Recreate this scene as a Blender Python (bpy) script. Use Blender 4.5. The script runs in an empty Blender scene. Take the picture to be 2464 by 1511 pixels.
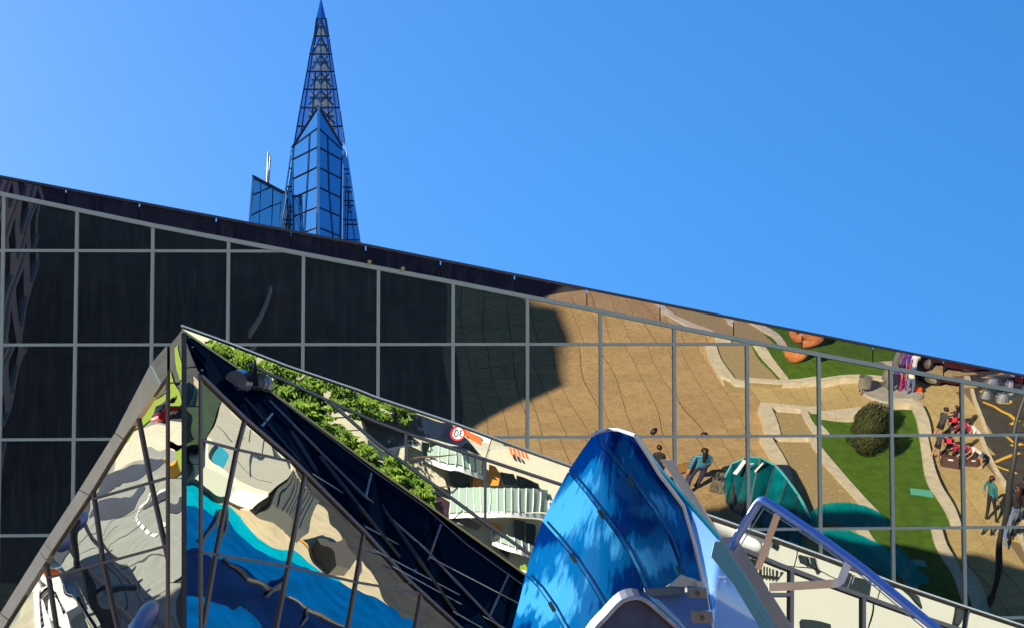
import bpy, bmesh, math, random
from mathutils import Vector, Matrix, noise
random.seed(7)
R = math.radians
scene = bpy.context.scene
COL = scene.collection
V = Vector

# ---------------------------------------------------------------- camera, sky, sun, exposure
PITCH = 34.0
CAM = V((0, 0, 1.7))
cam_d = bpy.data.cameras.new('camera'); cam_d.sensor_width = 36; cam_d.lens = 67.18
cam_d.clip_start = 0.1; cam_d.clip_end = 6000
cam = bpy.data.objects.new('camera', cam_d); COL.objects.link(cam)
cam.location = CAM; cam.rotation_euler = (R(90 + PITCH), 0, 0)
scene.camera = cam
SUN_EL, SUN_AZ = 34.5, -41.0            # azimuth from +Y, negative = to the left
SD = V((math.sin(R(SUN_AZ)) * math.cos(R(SUN_EL)), math.cos(R(SUN_AZ)) * math.cos(R(SUN_EL)), math.sin(R(SUN_EL))))
world = bpy.data.worlds.new('World'); scene.world = world; world.use_nodes = True
nt = world.node_tree; nt.nodes.clear()
sky = nt.nodes.new('ShaderNodeTexSky'); sky.sky_type = 'NISHITA'; sky.sun_disc = False
sky.sun_elevation = R(SUN_EL); sky.sun_rotation = R(SUN_AZ)
sky.altitude = 1000; sky.air_density = 1.0; sky.dust_density = 0.3; sky.ozone_density = 3.0
hs = nt.nodes.new('ShaderNodeHueSaturation'); hs.inputs['Saturation'].default_value = 1.3; hs.inputs['Value'].default_value = 1.0
bg = nt.nodes.new('ShaderNodeBackground'); bg.inputs['Strength'].default_value = 0.064
wo = nt.nodes.new('ShaderNodeOutputWorld')
nt.links.new(sky.outputs[0], hs.inputs['Color']); nt.links.new(hs.outputs[0], bg.inputs[0]); nt.links.new(bg.outputs[0], wo.inputs[0])
sun_d = bpy.data.lights.new('sun', 'SUN'); sun_d.energy = 5.0; sun_d.angle = R(0.5); sun_d.color = (1, .93, .82)
sun = bpy.data.objects.new('sun', sun_d); COL.objects.link(sun)
sun.location = (-40, 40, 60); sun.rotation_euler = (-SD).to_track_quat('-Z', 'Y').to_euler()
scene.view_settings.view_transform = 'Standard'; scene.view_settings.look = 'None'
scene.view_settings.exposure = 1.9; scene.view_settings.gamma = 1.0; scene.view_settings.use_curve_mapping = False
cy = scene.cycles
cy.caustics_reflective = False; cy.caustics_refractive = False; cy.max_bounces = 8; cy.glossy_bounces = 5
cy.transparent_max_bounces = 12; cy.sample_clamp_indirect = 6

# ---------------------------------------------------------------- geometry of sight lines (surveying helper)
F = 4598.0; pr = R(PITCH)
RX = V((1, 0, 0)); UP = V((0, -math.sin(pr), math.cos(pr))); FW = V((0, math.cos(pr), math.sin(pr)))
def ray(x, y):
    return (RX * ((x - 1232) / F) - UP * ((y - 755.5) / F) + FW).normalized()
def P(x, y, D): return CAM + ray(x, y) * D
def hitp(o, d, q, n):
    return o + d * ((q - o).dot(n) / d.dot(n))
def refl(d, n): return d - 2 * d.dot(n) * n
def mirror_map(q, n, tq=V((0, 0, 0)), tn=V((0, 0, 1))):
    """where the mirror (q, n) shows the plane (tq, tn)"""
    def f(x, y, off=0.0):
        d = ray(x, y); h = hitp(CAM, d, q, n); r = refl(d, n)
        return hitp(h, r, tq + tn * off, tn)
    return f
def on_plane(q, n):
    def f(x, y, off=0.0): return hitp(CAM, ray(x, y), q + n * off, n)
    return f
# photograph crops that were measured
def Z1(X, Y): return (1203.2 + X * .3428, 992.6 + Y * .3428)
def Z3(X, Y): return (X * .5021, 752 + Y * .5021)
def Z4(X, Y): return (421.1 + X * .5021, 752 + Y * .5021)
def Z5(X, Y): return (902.4 + X * .4024, 902.4 + Y * .4024)
def ZL(X, Y): return (X * .2434, 1143 + Y * .2434)
def ZS(X, Y): return (541.4 + X * .3981, Y * .3981)
def ZR(X, Y): return (1985.2 + X * .4822, 782.0 + Y * .4822)
def ZP(X, Y): return (2105.5 + X * .2388, 812.1 + Y * .2388)
def ZU(X, Y): return (1443.8 + X * .3185, 661.7 + Y * .3185)
def ZW(X, Y): return (1684.4 + X * .3164, 1203.2 + Y * .3164)

# ---------------------------------------------------------------- object helpers
ORG = {}
def setp(o, label=None, cat=None, group=None, kind=None):
    if label: o['label'] = label
    if cat: o['category'] = cat
    if group: o['group'] = group
    if kind: o['kind'] = kind
    return o
def empty(name, loc, label=None, cat=None, group=None, kind=None):
    o = bpy.data.objects.new(name, None); COL.objects.link(o); o.location = loc; o.empty_display_size = .3
    ORG[o.name] = V(loc); return setp(o, label, cat, group, kind)
def mesh(name, verts, faces, mat, parent=None, smooth=False, uv=None, mi=None):
    verts = [V(v) for v in verts]
    if parent is not None: org = ORG[parent.name]
    else:
        n = len(verts); org = V((sum(v.x for v in verts) / n, sum(v.y for v in verts) / n, min(v.z for v in verts)))
    me = bpy.data.meshes.new(name)
    me.from_pydata([tuple(v - org) for v in verts], [], faces)
    mats = mat if isinstance(mat, (list, tuple)) else [mat]
    for m in mats: me.materials.append(m)
    if mi: me.polygons.foreach_set('material_index', mi)
    if smooth: me.polygons.foreach_set('use_smooth', [True] * len(me.polygons))
    if uv:
        l = me.uv_layers.new(name='UVMap')
        for lp in me.loops: l.data[lp.index].uv = uv[lp.vertex_index]
    me.update()
    o = bpy.data.objects.new(name, me); COL.objects.link(o)
    if parent is not None: o.parent = parent
    else: o.location = org
    ORG[o.name] = org
    return o
class MB:
    def __init__(s): s.v = []; s.f = []; s.m = []
    def add(s, vs, fs, mi=0):
        b = len(s.v); s.v += [V(v) for v in vs]; s.f += [tuple(i + b for i in f) for f in fs]; s.m += [mi] * len(fs); return s
    def box(s, c, sx, sy, sz, rz=0, mi=0):
        c = V(c); cs, sn = math.cos(rz), math.sin(rz); vs = []
        for z in (-.5, .5):
            for x, y in ((-.5, -.5), (.5, -.5), (.5, .5), (-.5, .5)):
                X, Y = x * sx, y * sy; vs.append(c + V((X * cs - Y * sn, X * sn + Y * cs, z * sz)))
        return s.add(vs, [(0, 3, 2, 1), (4, 5, 6, 7), (0, 1, 5, 4), (1, 2, 6, 5), (2, 3, 7, 6), (3, 0, 4, 7)], mi)
    def bar(s, a, b, w, h, up=V((0, 0, 1)), mi=0, w2=None, h2=None):
        a, b = V(a), V(b); d = (b - a).normalized(); sd = d.cross(up).normalized(); u = sd.cross(d).normalized()
        w2 = w if w2 is None else w2; h2 = h if h2 is None else h2; vs = []
        for p, ww, hh in ((a, w, h), (b, w2, h2)):
            for x, y in ((-.5, -.5), (.5, -.5), (.5, .5), (-.5, .5)): vs.append(p + sd * (x * ww) + u * (y * hh))
        return s.add(vs, [(0, 3, 2, 1), (4, 5, 6, 7), (0, 1, 5, 4), (1, 2, 6, 5), (2, 3, 7, 6), (3, 0, 4, 7)], mi)
    def tube(s, pts, r, n=8, mi=0, r2=None):
        pts = [V(p) for p in pts]; rings = []; N = len(pts)
        ref = V((0, 0, 1)) if abs((pts[-1] - pts[0]).normalized().z) < .9 else V((1, 0, 0))
        for i, p in enumerate(pts):
            d = (pts[min(i + 1, N - 1)] - pts[max(i - 1, 0)]).normalized(); a = d.cross(ref).normalized(); b = d.cross(a)
            rr = r if r2 is None else r + (r2 - r) * i / (N - 1)
            rings.append([p + (a * math.cos(t) + b * math.sin(t)) * rr for t in [2 * math.pi * k / n for k in range(n)]])
        vs = [q for rg in rings for q in rg]; fs = []
        for i in range(N - 1):
            for k in range(n):
                fs.append((i * n + k, i * n + (k + 1) % n, (i + 1) * n + (k + 1) % n, (i + 1) * n + k))
        fs.append(tuple(range(n))[::-1]); fs.append(tuple((N - 1) * n + k for k in range(n)))
        return s.add(vs, fs, mi)
    def slab(s, pts, off, mi=0):
        """polygon given thickness by the vector off"""
        pts = [V(p) for p in pts]; n = len(pts)
        fs = [tuple(range(n)), tuple(range(2 * n - 1, n - 1, -1))] + [(i, i + n, (i + 1) % n + n, (i + 1) % n) for i in range(n)]
        return s.add(pts + [p + off for p in pts], fs, mi)
    def obj(s, name, mat, parent=None, smooth=False):
        return mesh(name, s.v, s.f, mat, parent, smooth, mi=s.m if isinstance(mat, (list, tuple)) else None)

# ---------------------------------------------------------------- materials
def mat(name, color, rough=.6, metal=0., spec=.5, noise_amt=0., noise_scale=5., bump=0., color2=None, emission=None, detail=4.):
    m = bpy.data.materials.new(name); m.use_nodes = True; t = m.node_tree; b = t.nodes['Principled BSDF']
    c = (*color, 1); b.inputs['Base Color'].default_value = c; b.inputs['Roughness'].default_value = rough
    b.inputs['Metallic'].default_value = metal; b.inputs['Specular IOR Level'].default_value = spec
    if noise_amt or color2 or bump:
        tc = t.nodes.new('ShaderNodeTexCoord'); nz = t.nodes.new('ShaderNodeTexNoise'); nz.inputs['Scale'].default_value = noise_scale
        nz.inputs['Detail'].default_value = detail
        t.links.new(tc.outputs['Object'], nz.inputs['Vector'])
        cr = t.nodes.new('ShaderNodeValToRGB'); cr.color_ramp.elements[0].position = .3; cr.color_ramp.elements[1].position = .7
        c2 = color2 or tuple(x * (1 - noise_amt) for x in color)
        cr.color_ramp.elements[0].color = (*c2, 1); cr.color_ramp.elements[1].color = (*(tuple(min(1, x * (1 + noise_amt * .5)) for x in color)), 1)
        t.links.new(nz.outputs['Fac'], cr.inputs[0]); t.links.new(cr.outputs[0], b.inputs['Base Color'])
        if bump:
            bp = t.nodes.new('ShaderNodeBump'); bp.inputs['Strength'].default_value = bump; bp.inputs['Distance'].default_value = .02
            t.links.new(nz.outputs['Fac'], bp.inputs['Height']); t.links.new(bp.outputs[0], b.inputs['Normal'])
    return m
def mirror(name, tint, rough=.0, base=(0, 0, 0), fac=1.0, ripple=0., rscale=2., dirt=0.):
    m = bpy.data.materials.new(name); m.use_nodes = True; t = m.node_tree; t.nodes.clear()
    g = t.nodes.new('ShaderNodeBsdfGlossy'); g.inputs['Color'].default_value = (*tint, 1); g.inputs['Roughness'].default_value = rough
    d = t.nodes.new('ShaderNodeBsdfDiffuse'); d.inputs['Color'].default_value = (*base, 1)
    a = t.nodes.new('ShaderNodeAddShader'); o = t.nodes.new('ShaderNodeOutputMaterial')
    t.links.new(g.outputs[0], a.inputs[0]); t.links.new(d.outputs[0], a.inputs[1]); t.links.new(a.outputs[0], o.inputs[0])
    if dirt:      # faint dust and rain streaks on the glass
        tc = t.nodes.new('ShaderNodeTexCoord'); mp = t.nodes.new('ShaderNodeMapping'); mp.inputs['Scale'].default_value = (9, 2.2, .8); nz = t.nodes.new('ShaderNodeTexNoise'); nz.inputs['Scale'].default_value = 1.6; nz.inputs['Detail'].default_value = 6
        cr = t.nodes.new('ShaderNodeValToRGB'); cr.color_ramp.elements[0].position = .45; cr.color_ramp.elements[1].position = .8
        cr.color_ramp.elements[0].color = (*base, 1); cr.color_ramp.elements[1].color = (base[0] + dirt, base[1] + dirt * .9, base[2] + dirt * .9, 1)
        t.links.new(tc.outputs['Object'], mp.inputs[0]); t.links.new(mp.outputs[0], nz.inputs['Vector']); t.links.new(nz.outputs['Fac'], cr.inputs[0]); t.links.new(cr.outputs[0], d.inputs['Color'])
    if ripple:
        tc = t.nodes.new('ShaderNodeTexCoord'); nz = t.nodes.new('ShaderNodeTexNoise'); nz.inputs['Scale'].default_value = rscale
        nz.inputs['Detail'].default_value = 1.0; nz.inputs['Distortion'].default_value = .4
        bp = t.nodes.new('ShaderNodeBump'); bp.inputs['Strength'].default_value = 1.0; bp.inputs['Distance'].default_value = ripple
        t.links.new(tc.outputs['Object'], nz.inputs['Vector']); t.links.new(nz.outputs['Fac'], bp.inputs['Height']); t.links.new(bp.outputs[0], g.inputs['Normal'])
    return m
M = {}
M['pane'] = mirror('tinted_mirror_glass', (.315, .28, .225), 0.0, (.004, .003, .005), dirt=.02)
M['fascia'] = mirror('fascia_mirror', (.24, .21, .21), 0.0, (.008, .003, .014), dirt=.03)
M['mullion'] = mat('satin_aluminium', (.42, .47, .44), .5, .1)
M['roofedge'] = mat('dark_roof_edge', (.05, .05, .09), .4)
M['concrete'] = mat('concrete', (.35, .34, .32), .9, noise_amt=.2, noise_scale=3)
M['body'] = mat('dark_cladding', (.015, .015, .02), .7)
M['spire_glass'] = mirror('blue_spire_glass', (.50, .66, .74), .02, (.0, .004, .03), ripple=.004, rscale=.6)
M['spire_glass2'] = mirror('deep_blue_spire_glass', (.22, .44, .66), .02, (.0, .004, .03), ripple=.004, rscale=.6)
M['edge'] = mat('spire_edge_steel', (.25, .42, .6), .3, .6)
M['bar'] = mat('spire_dark_bar', (.012, .02, .07), .5)
M['pale'] = mat('cream_core_panel', (.50, .50, .42), .7)
t_ = M['pale'].node_tree; tl0 = t_.nodes.new('ShaderNodeBsdfTranslucent'); tl0.inputs[0].default_value = (.30, .29, .2, 1); ad0 = t_.nodes.new('ShaderNodeAddShader')
t_.links.new(t_.nodes['Principled BSDF'].outputs[0], ad0.inputs[0]); t_.links.new(tl0.outputs[0], ad0.inputs[1]); t_.links.new(ad0.outputs[0], t_.nodes['Material Output'].inputs[0])
M['mastm'] = mat('mast_paint', (.30, .30, .30), .6)
M['white'] = mat('white_paint', (.8, .8, .78), .4)
M['slab'] = mat('brown_paving', (.38, .25, .145), .85, noise_amt=.25, noise_scale=9, bump=.2)
M['slab2'] = mat('yellow_paving', (.42, .33, .17), .85, noise_amt=.22, noise_scale=9, bump=.2)
M['joint'] = mat('paving_joint', (.19, .14, .085), .9)
M['curb'] = mat('pale_stone_kerb', (.58, .54, .42), .8, noise_amt=.2, noise_scale=4)
M['cobble'] = mat('cobbled_path', (.36, .29, .15), .9, noise_amt=.35, noise_scale=26)
M['grass'] = mat('lawn_grass', (.070, .165, .001), .95, color2=(.035, .095, .001), noise_scale=3, bump=.4)
M['limegrass'] = mat('bright_grass', (.26, .36, .01), .95, color2=(.18, .27, .01), noise_scale=7)
M['asphalt'] = mat('asphalt', (.055, .052, .05), .9, noise_amt=.4, noise_scale=1.2)
M['lightasphalt'] = mat('worn_pale_asphalt', (.25, .265, .24), .9, noise_amt=.2, noise_scale=2.5, detail=10.)
M['yellow'] = mat('yellow_road_paint', (.75, .45, .03), .7)
M['teal'] = mat('teal_acrylic', (.0, .28, .33), .25)
M['green_leaf'] = mat('bright_conifer', (.17, .28, .012), .8, color2=(.04, .11, .006), noise_scale=1.3)
M['bush_leaf'] = mat('bush_leaf', (.055, .065, .01), .8, color2=(.02, .03, .006), noise_scale=6)
M['bark'] = mat('bark', (.08, .05, .03), .9)
M['rust'] = mat('orange_stone', (.55, .20, .06), .8, noise_amt=.4, noise_scale=8, bump=.5)
M['steel'] = mat('brushed_steel', (.45, .46, .48), .35, .8)
M['darksteel'] = mat('dark_steel', (.05, .055, .06), .5, .3)
M['black'] = mat('black', (.01, .01, .012), .6)

# ---------------------------------------------------------------- the leaning glass front
WN = -ray(900, 1060); WQ = CAM - WN * 29
wp = on_plane(WQ, WN)
WG = mirror_map(WQ, WN)                       # ground point seen in the front
H = (wp(1800, 745) - wp(600, 745)).normalized(); Vd = (wp(1232, 400) - wp(1232, 1400)).normalized()
W0 = wp(0, 830)
# in-plane coordinates (s along H, t up Vd)
hh = H.dot(Vd); det = 1 - hh * hh
def st(p):
    d = p - W0; a, b = d.dot(H), d.dot(Vd); return ((a - hh * b) / det, (b - hh * a) / det)
def wpt(s, t, off=0.0): return W0 + H * s + Vd * t + WN * off
xs_px = [4, 181.5, 365, 548, 729, 910, 1090, 1269, 1445, 1622, 1797, 1969, 2142, 2312, 2481]
ys_top = [605, 829, 1055, 1284, 1508]
S = [st(wp(x, 830))[0] for x in xs_px]; S = [S[0] - (S[1] - S[0])] + S + [S[-1] + 1.05]
T = [st(wp(500, y))[1] for y in ys_top]; T = [T[0] + (T[0] - T[1])] + T
fr = [(0, 467), (365, 543), (728, 612), (1090, 680), (1445, 750), (1797, 820), (2141, 885), (2464, 944)]
rf = [(0, 427), (870, 590), (1400, 695), (2464, 905)]
fr_st = [st(wp(x, y)) for x, y in fr]; rf_st = [st(wp(x, y)) for x, y in rf]
def lin(tab, s):
    for (a, ta), (b, tb) in zip(tab, tab[1:]):
        if s <= b or (b, tb) == tab[-1]:
            return ta + (tb - ta) * (s - a) / (b - a)
top = lambda s: lin(fr_st, s); roof = lambda s: lin(rf_st, s)
hall = empty('glass_hall', (0, 34, 0), 'long dark mirror-glass hall with a leaning gridded front and sloping roof edge', 'building')
def pane_mesh(name, s0, s1, t0, t1f, material, parent, nx=14, ny=16, bulge=.0048, wob=.0025, tilt=0., seed=0, top_fn=None, bot_fn=None):
    """one glass sheet: slightly pillowed and wavy, as toughened glass is"""
    rnd = random.Random(seed); ta, tb = rnd.uniform(-tilt, tilt), rnd.uniform(-tilt, tilt); ox, oy = rnd.uniform(0, 50), rnd.uniform(0, 50)
    vs = []; fs = []
    sm, tm = (s0 + s1) / 2, (t0 + t1f) / 2
    for i in range(nx + 1):
        s = s0 + (s1 - s0) * i / nx
        hi = t1f if top_fn is None else min(t1f, top_fn(s)); lo = t0 if bot_fn is None else max(t0, bot_fn(s)); hi = max(hi, lo)
        for j in range(ny + 1):
            t = lo + (hi - lo) * j / ny
            u, v = s - sm, t - tm
            hgt = -(u * u * .25 + v * v) * bulge + u * ta + v * tb
            hgt += wob * noise.noise(V((s * .95 + ox, t * 1.05 + oy, 0))) + wob * 1.0 * noise.noise(V((s * .5 + 9, t * .6, seed * .01)))
            vs.append(wpt(s, t, hgt))
    for i in range(nx):
        for j in range(ny):
            a = i * (ny + 1) + j; fs.append((a, a + ny + 1, a + ny + 2, a + 1))
    return mesh(name, vs, fs, material, parent, smooth=True)
k = 0
for i in range(len(S) - 1):
    for j in range(len(T) - 1):
        hi, lo = T[j], T[j + 1]
        if min(top(S[i]), hi) <= lo + .01 and min(top(S[i + 1]), hi) <= lo + .01: continue
        s1 = S[i + 1]
        if top(S[i + 1]) < lo: 
            a, b = S[i], S[i + 1]
            for _ in range(30):
                m_ = (a + b) / 2
                if top(m_) > lo: a = m_
                else: b = m_
            s1 = a
        k += 1
        pane_mesh('glass_pane', S[i], s1, lo, hi, M['pane'], hall, tilt=.0016, seed=k, top_fn=top)
# lower glazing down to the ground, out of the picture
tz = (0 - wpt(0, T[-1]).z) / Vd.z + T[-1]
low = MB()
row = [T[-1] + (tz - T[-1]) * q / 9 for q in range(10)]
for i in range(len(S) - 1):
    for q in range(9):
        low.add([wpt(S[i], row[q + 1]), wpt(S[i + 1], row[q + 1]), wpt(S[i + 1], row[q]), wpt(S[i], row[q])], [(0, 1, 2, 3)])
o = low.obj('lower_glazing', M['pane'], hall); o['kind'] = 'stuff'
MW = .050
for i, s in enumerate(S):
    b = MB(); b.bar(wpt(s, T[-1] - 1.2, .02), wpt(s, top(s), .02), MW, .055, WN); b.obj('mullion', M['mullion'], hall)
for j in range(1, len(T)):
    t = T[j]; a, b_ = S[0], S[-1]
    if top(b_) < t:
        lo_, hi_ = a, b_
        for _ in range(40):
            m_ = (lo_ + hi_) / 2
            if top(m_) > t: lo_ = m_
            else: hi_ = m_
        b_ = lo_
    b = MB(); b.bar(wpt(a, t, .018), wpt(b_, t, .018), MW * .85, .05, WN); b.obj('transom', M['mullion'], hall)
fs_ = [S[0]] + [a for a, _ in fr_st[1:-1]] + [S[-1]]
for a, b_ in zip(fs_, fs_[1:]):
    b = MB(); b.bar(wpt(a, top(a), .025), wpt(b_, top(b_), .025), MW * 1.3, .06, WN); b.obj('sloping_frame', M['mullion'], hall)
# fascia panels
fx = [-40, 158, 335, 520, 700, 880, 1060, 1238, 1412, 1588, 1765, 1930, 2100, 2270, 2440, 2600]
fsx = [st(wp(x, 427 + x * .194))[0] for x in fx]
for i in range(len(fsx) - 1):
    a, b_ = fsx[i] + .008, fsx[i + 1] - .008
    pane_mesh('fascia_panel', a, b_, -99, 99, M['fascia'], hall, nx=16, ny=6, bulge=.006, wob=.004, tilt=.003, seed=300 + i,
              top_fn=roof, bot_fn=lambda s: top(s) + .03)
for a, b_ in zip([fsx[0]] + [q for q, _ in rf_st[1:-1]], [q for q, _ in rf_st[1:-1]] + [fsx[-1]]):
    b = MB(); b.bar(wpt(a, roof(a) + .01, -.02), wpt(b_, roof(b_) + .01, -.02), .035, .12, WN); b.obj('roof_edge', M['roofedge'], hall)
tan_ = mat('tan_block', (.55, .36, .16), .7)
for x_, y_ in ((888, 632), (968, 648)):
    s_, t_0 = st(wp(x_, y_)); MB().bar(wpt(s_ - .02, t_0, .06), wpt(s_ + .035, t_0, .06), .05, .05, WN).obj('tan_block', tan_, hall)
# body of the hall behind the glass
bk = V((0, 22, -2)); sA, sB = S[0], S[-1]
pA, pB = wpt(sA, roof(sA) - .02, -.12), wpt(sB, roof(sB) - .02, -.12); gA, gB = wpt(sA, tz, -.12), wpt(sB, tz, -.12)
MB().add([pA, pB, pB + bk, pA + bk], [(0, 1, 2, 3)]).obj('roof', M['body'], hall)
eA, eB = V((pA.x, pA.y + 22, 0)), V((pB.x, pB.y + 22, 0))
MB().add([pA, pA + bk, eA, gA, pB, pB + bk, eB, gB], [(0, 1, 2, 3), (4, 7, 6, 5), (1, 5, 6, 2), (0, 3, 7, 4)]).obj('wall', M['body'], hall)

# ---------------------------------------------------------------- spire
def spire_pt(x, y, dep=0.0):
    """point on the upright plane at 128 m (dep metres nearer)"""
    return hitp(CAM, ray(x, y), V((0, 100 - dep, 0)), V((0, 1, 0)))
sp = empty('glass_spire', spire_pt(767, 640) - V((0, -6, 20)), 'tall pointed blue glass spire with a cream lattice core rising behind the dark roof', 'tower')
SPX = spire_pt(772, 300).x
def cell(pts, name, m, off=-.08, parent=sp):
    return MB().slab(pts, V((0, .12, 0))).obj(name, m, parent)
hz = [46, 88, 131, 173, 216, 260, 305, 345]
Lo = [761.6, 756, 746, 739, 731, 723, 715, 708.5]; Ro = [785, 791.5, 797.5, 804, 810.6, 817, 824, 830]
ctr = [772.5] * 8
glassu = bpy.data.materials.new('spire_clear_glass'); glassu.use_nodes = True; t_ = glassu.node_tree; t_.nodes.clear()
tr_ = t_.nodes.new('ShaderNodeBsdfTransparent'); tr_.inputs[0].default_value = (.62, .68, .85, 1); gl_ = t_.nodes.new('ShaderNodeBsdfGlossy'); gl_.inputs[0].default_value = (.5, .6, .7, 1); gl_.inputs['Roughness'].default_value = .03
mx_ = t_.nodes.new('ShaderNodeMixShader'); mx_.inputs[0].default_value = .22; oo_ = t_.nodes.new('ShaderNodeOutputMaterial')
t_.links.new(tr_.outputs[0], mx_.inputs[1]); t_.links.new(gl_.outputs[0], mx_.inputs[2]); t_.links.new(mx_.outputs[0], oo_.inputs[0])
def sdep(i, x):  # depth (nearer) of the lattice pyramid front at level i
    w = Ro[i] - Lo[i]; f = abs(x - ctr[i]) / (w / 2); return (w * .0285 / 2) * max(0, (1 - f)) * 1.0
def lp(i, x): return spire_pt(x, hz[i], sdep(i, x))
for i in range(7):
    l0, r0, l1, r1 = Lo[i], Ro[i], Lo[i + 1], Ro[i + 1]
    def row_x(k_, l, r):
        e = .17 * (r - l) / 1.6
        base = [l, l + e, None, ctr[0], None, r - e, r]
        base[2] = (base[1] + base[3]) / 2; base[4] = (base[3] + base[5]) / 2; return base
    a, b = row_x(i, l0, r0), row_x(i, l1, r1)
    cols = list(range(7)) if i >= 3 else [0, 1, 3, 5, 6]
    for p_, q_ in zip(cols, cols[1:]):
        MB().slab([lp(i, a[p_]), lp(i, a[q_]), lp(i + 1, b[q_]), lp(i + 1, b[p_])], V((0, .05, 0))).obj('glass_pane', glassu, sp)
    for p_ in cols:
        MB().bar(lp(i, a[p_]), lp(i + 1, b[p_]), .07, .12, V((0, 1, 0))).obj('mullion', M['bar'], sp)
    bb = MB()
    for p_, q_ in zip(cols, cols[1:]): bb.bar(lp(i, a[p_]), lp(i, a[q_]), .12, .07, V((0, 1, 0)))
    bb.obj('transom', M['bar'], sp)
    # inner core: cream panel with dark braces, standing a metre behind the glass
    if i >= 0:
        for sgn in (-1, 1):
            c0, c1 = ctr[0] + sgn * 1.5, ctr[0] + sgn * 1.5
            w0 = (r0 - l0) * .29; w1 = (r1 - l1) * .29
            q0, q1 = hz[i] + 7, hz[i + 1] - 4
            A_, B_, C_, D_ = spire_pt(c0, q0, -.5), spire_pt(c0 + sgn * w0, q0 + (6 if i < 2 else 0), -.5), spire_pt(c1 + sgn * w1, q1, -.5), spire_pt(c1, q1, -.5)
            MB().slab([A_, B_, C_, D_], V((0, .1, 0))).obj('core_panel', M['pale'], sp)
            MB().bar(A_ - V((0, .1, 0)), C_ - V((0, .1, 0)), .12, .10, V((0, 1, 0))).obj('core_brace', M['bar'], sp)
            m1, m2 = (A_ + D_) / 2, (B_ + C_) / 2
            MB().bar(m1 - V((0, .12, 0)), m2 - V((0, .12, 0)), .16, .10, V((0, 1, 0))).obj('core_brace', M['bar'], sp)
            if i >= 2: MB().bar(B_ - V((0, .1, 0)), (m1 + D_) / 2 - V((0, .1, 0)), .08, .10, V((0, 1, 0))).obj('core_brace', M['bar'], sp)
tipm = mirror('spire_cap', (.14, .26, .5), .15, (.01, .03, .10))
cp = MB(); tip = spire_pt(772.5, -6)
for sgn in (-1, 1):
    cp.add([tip, spire_pt(772.5, 45, .4), spire_pt(772.5 + sgn * 11.5, 45)], [(0, 1, 2)])
cp.add([tip, spire_pt(761, 45), spire_pt(784, 45)], [(0, 2, 1)])
cp.obj('spire_cap', tipm, sp)
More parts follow.
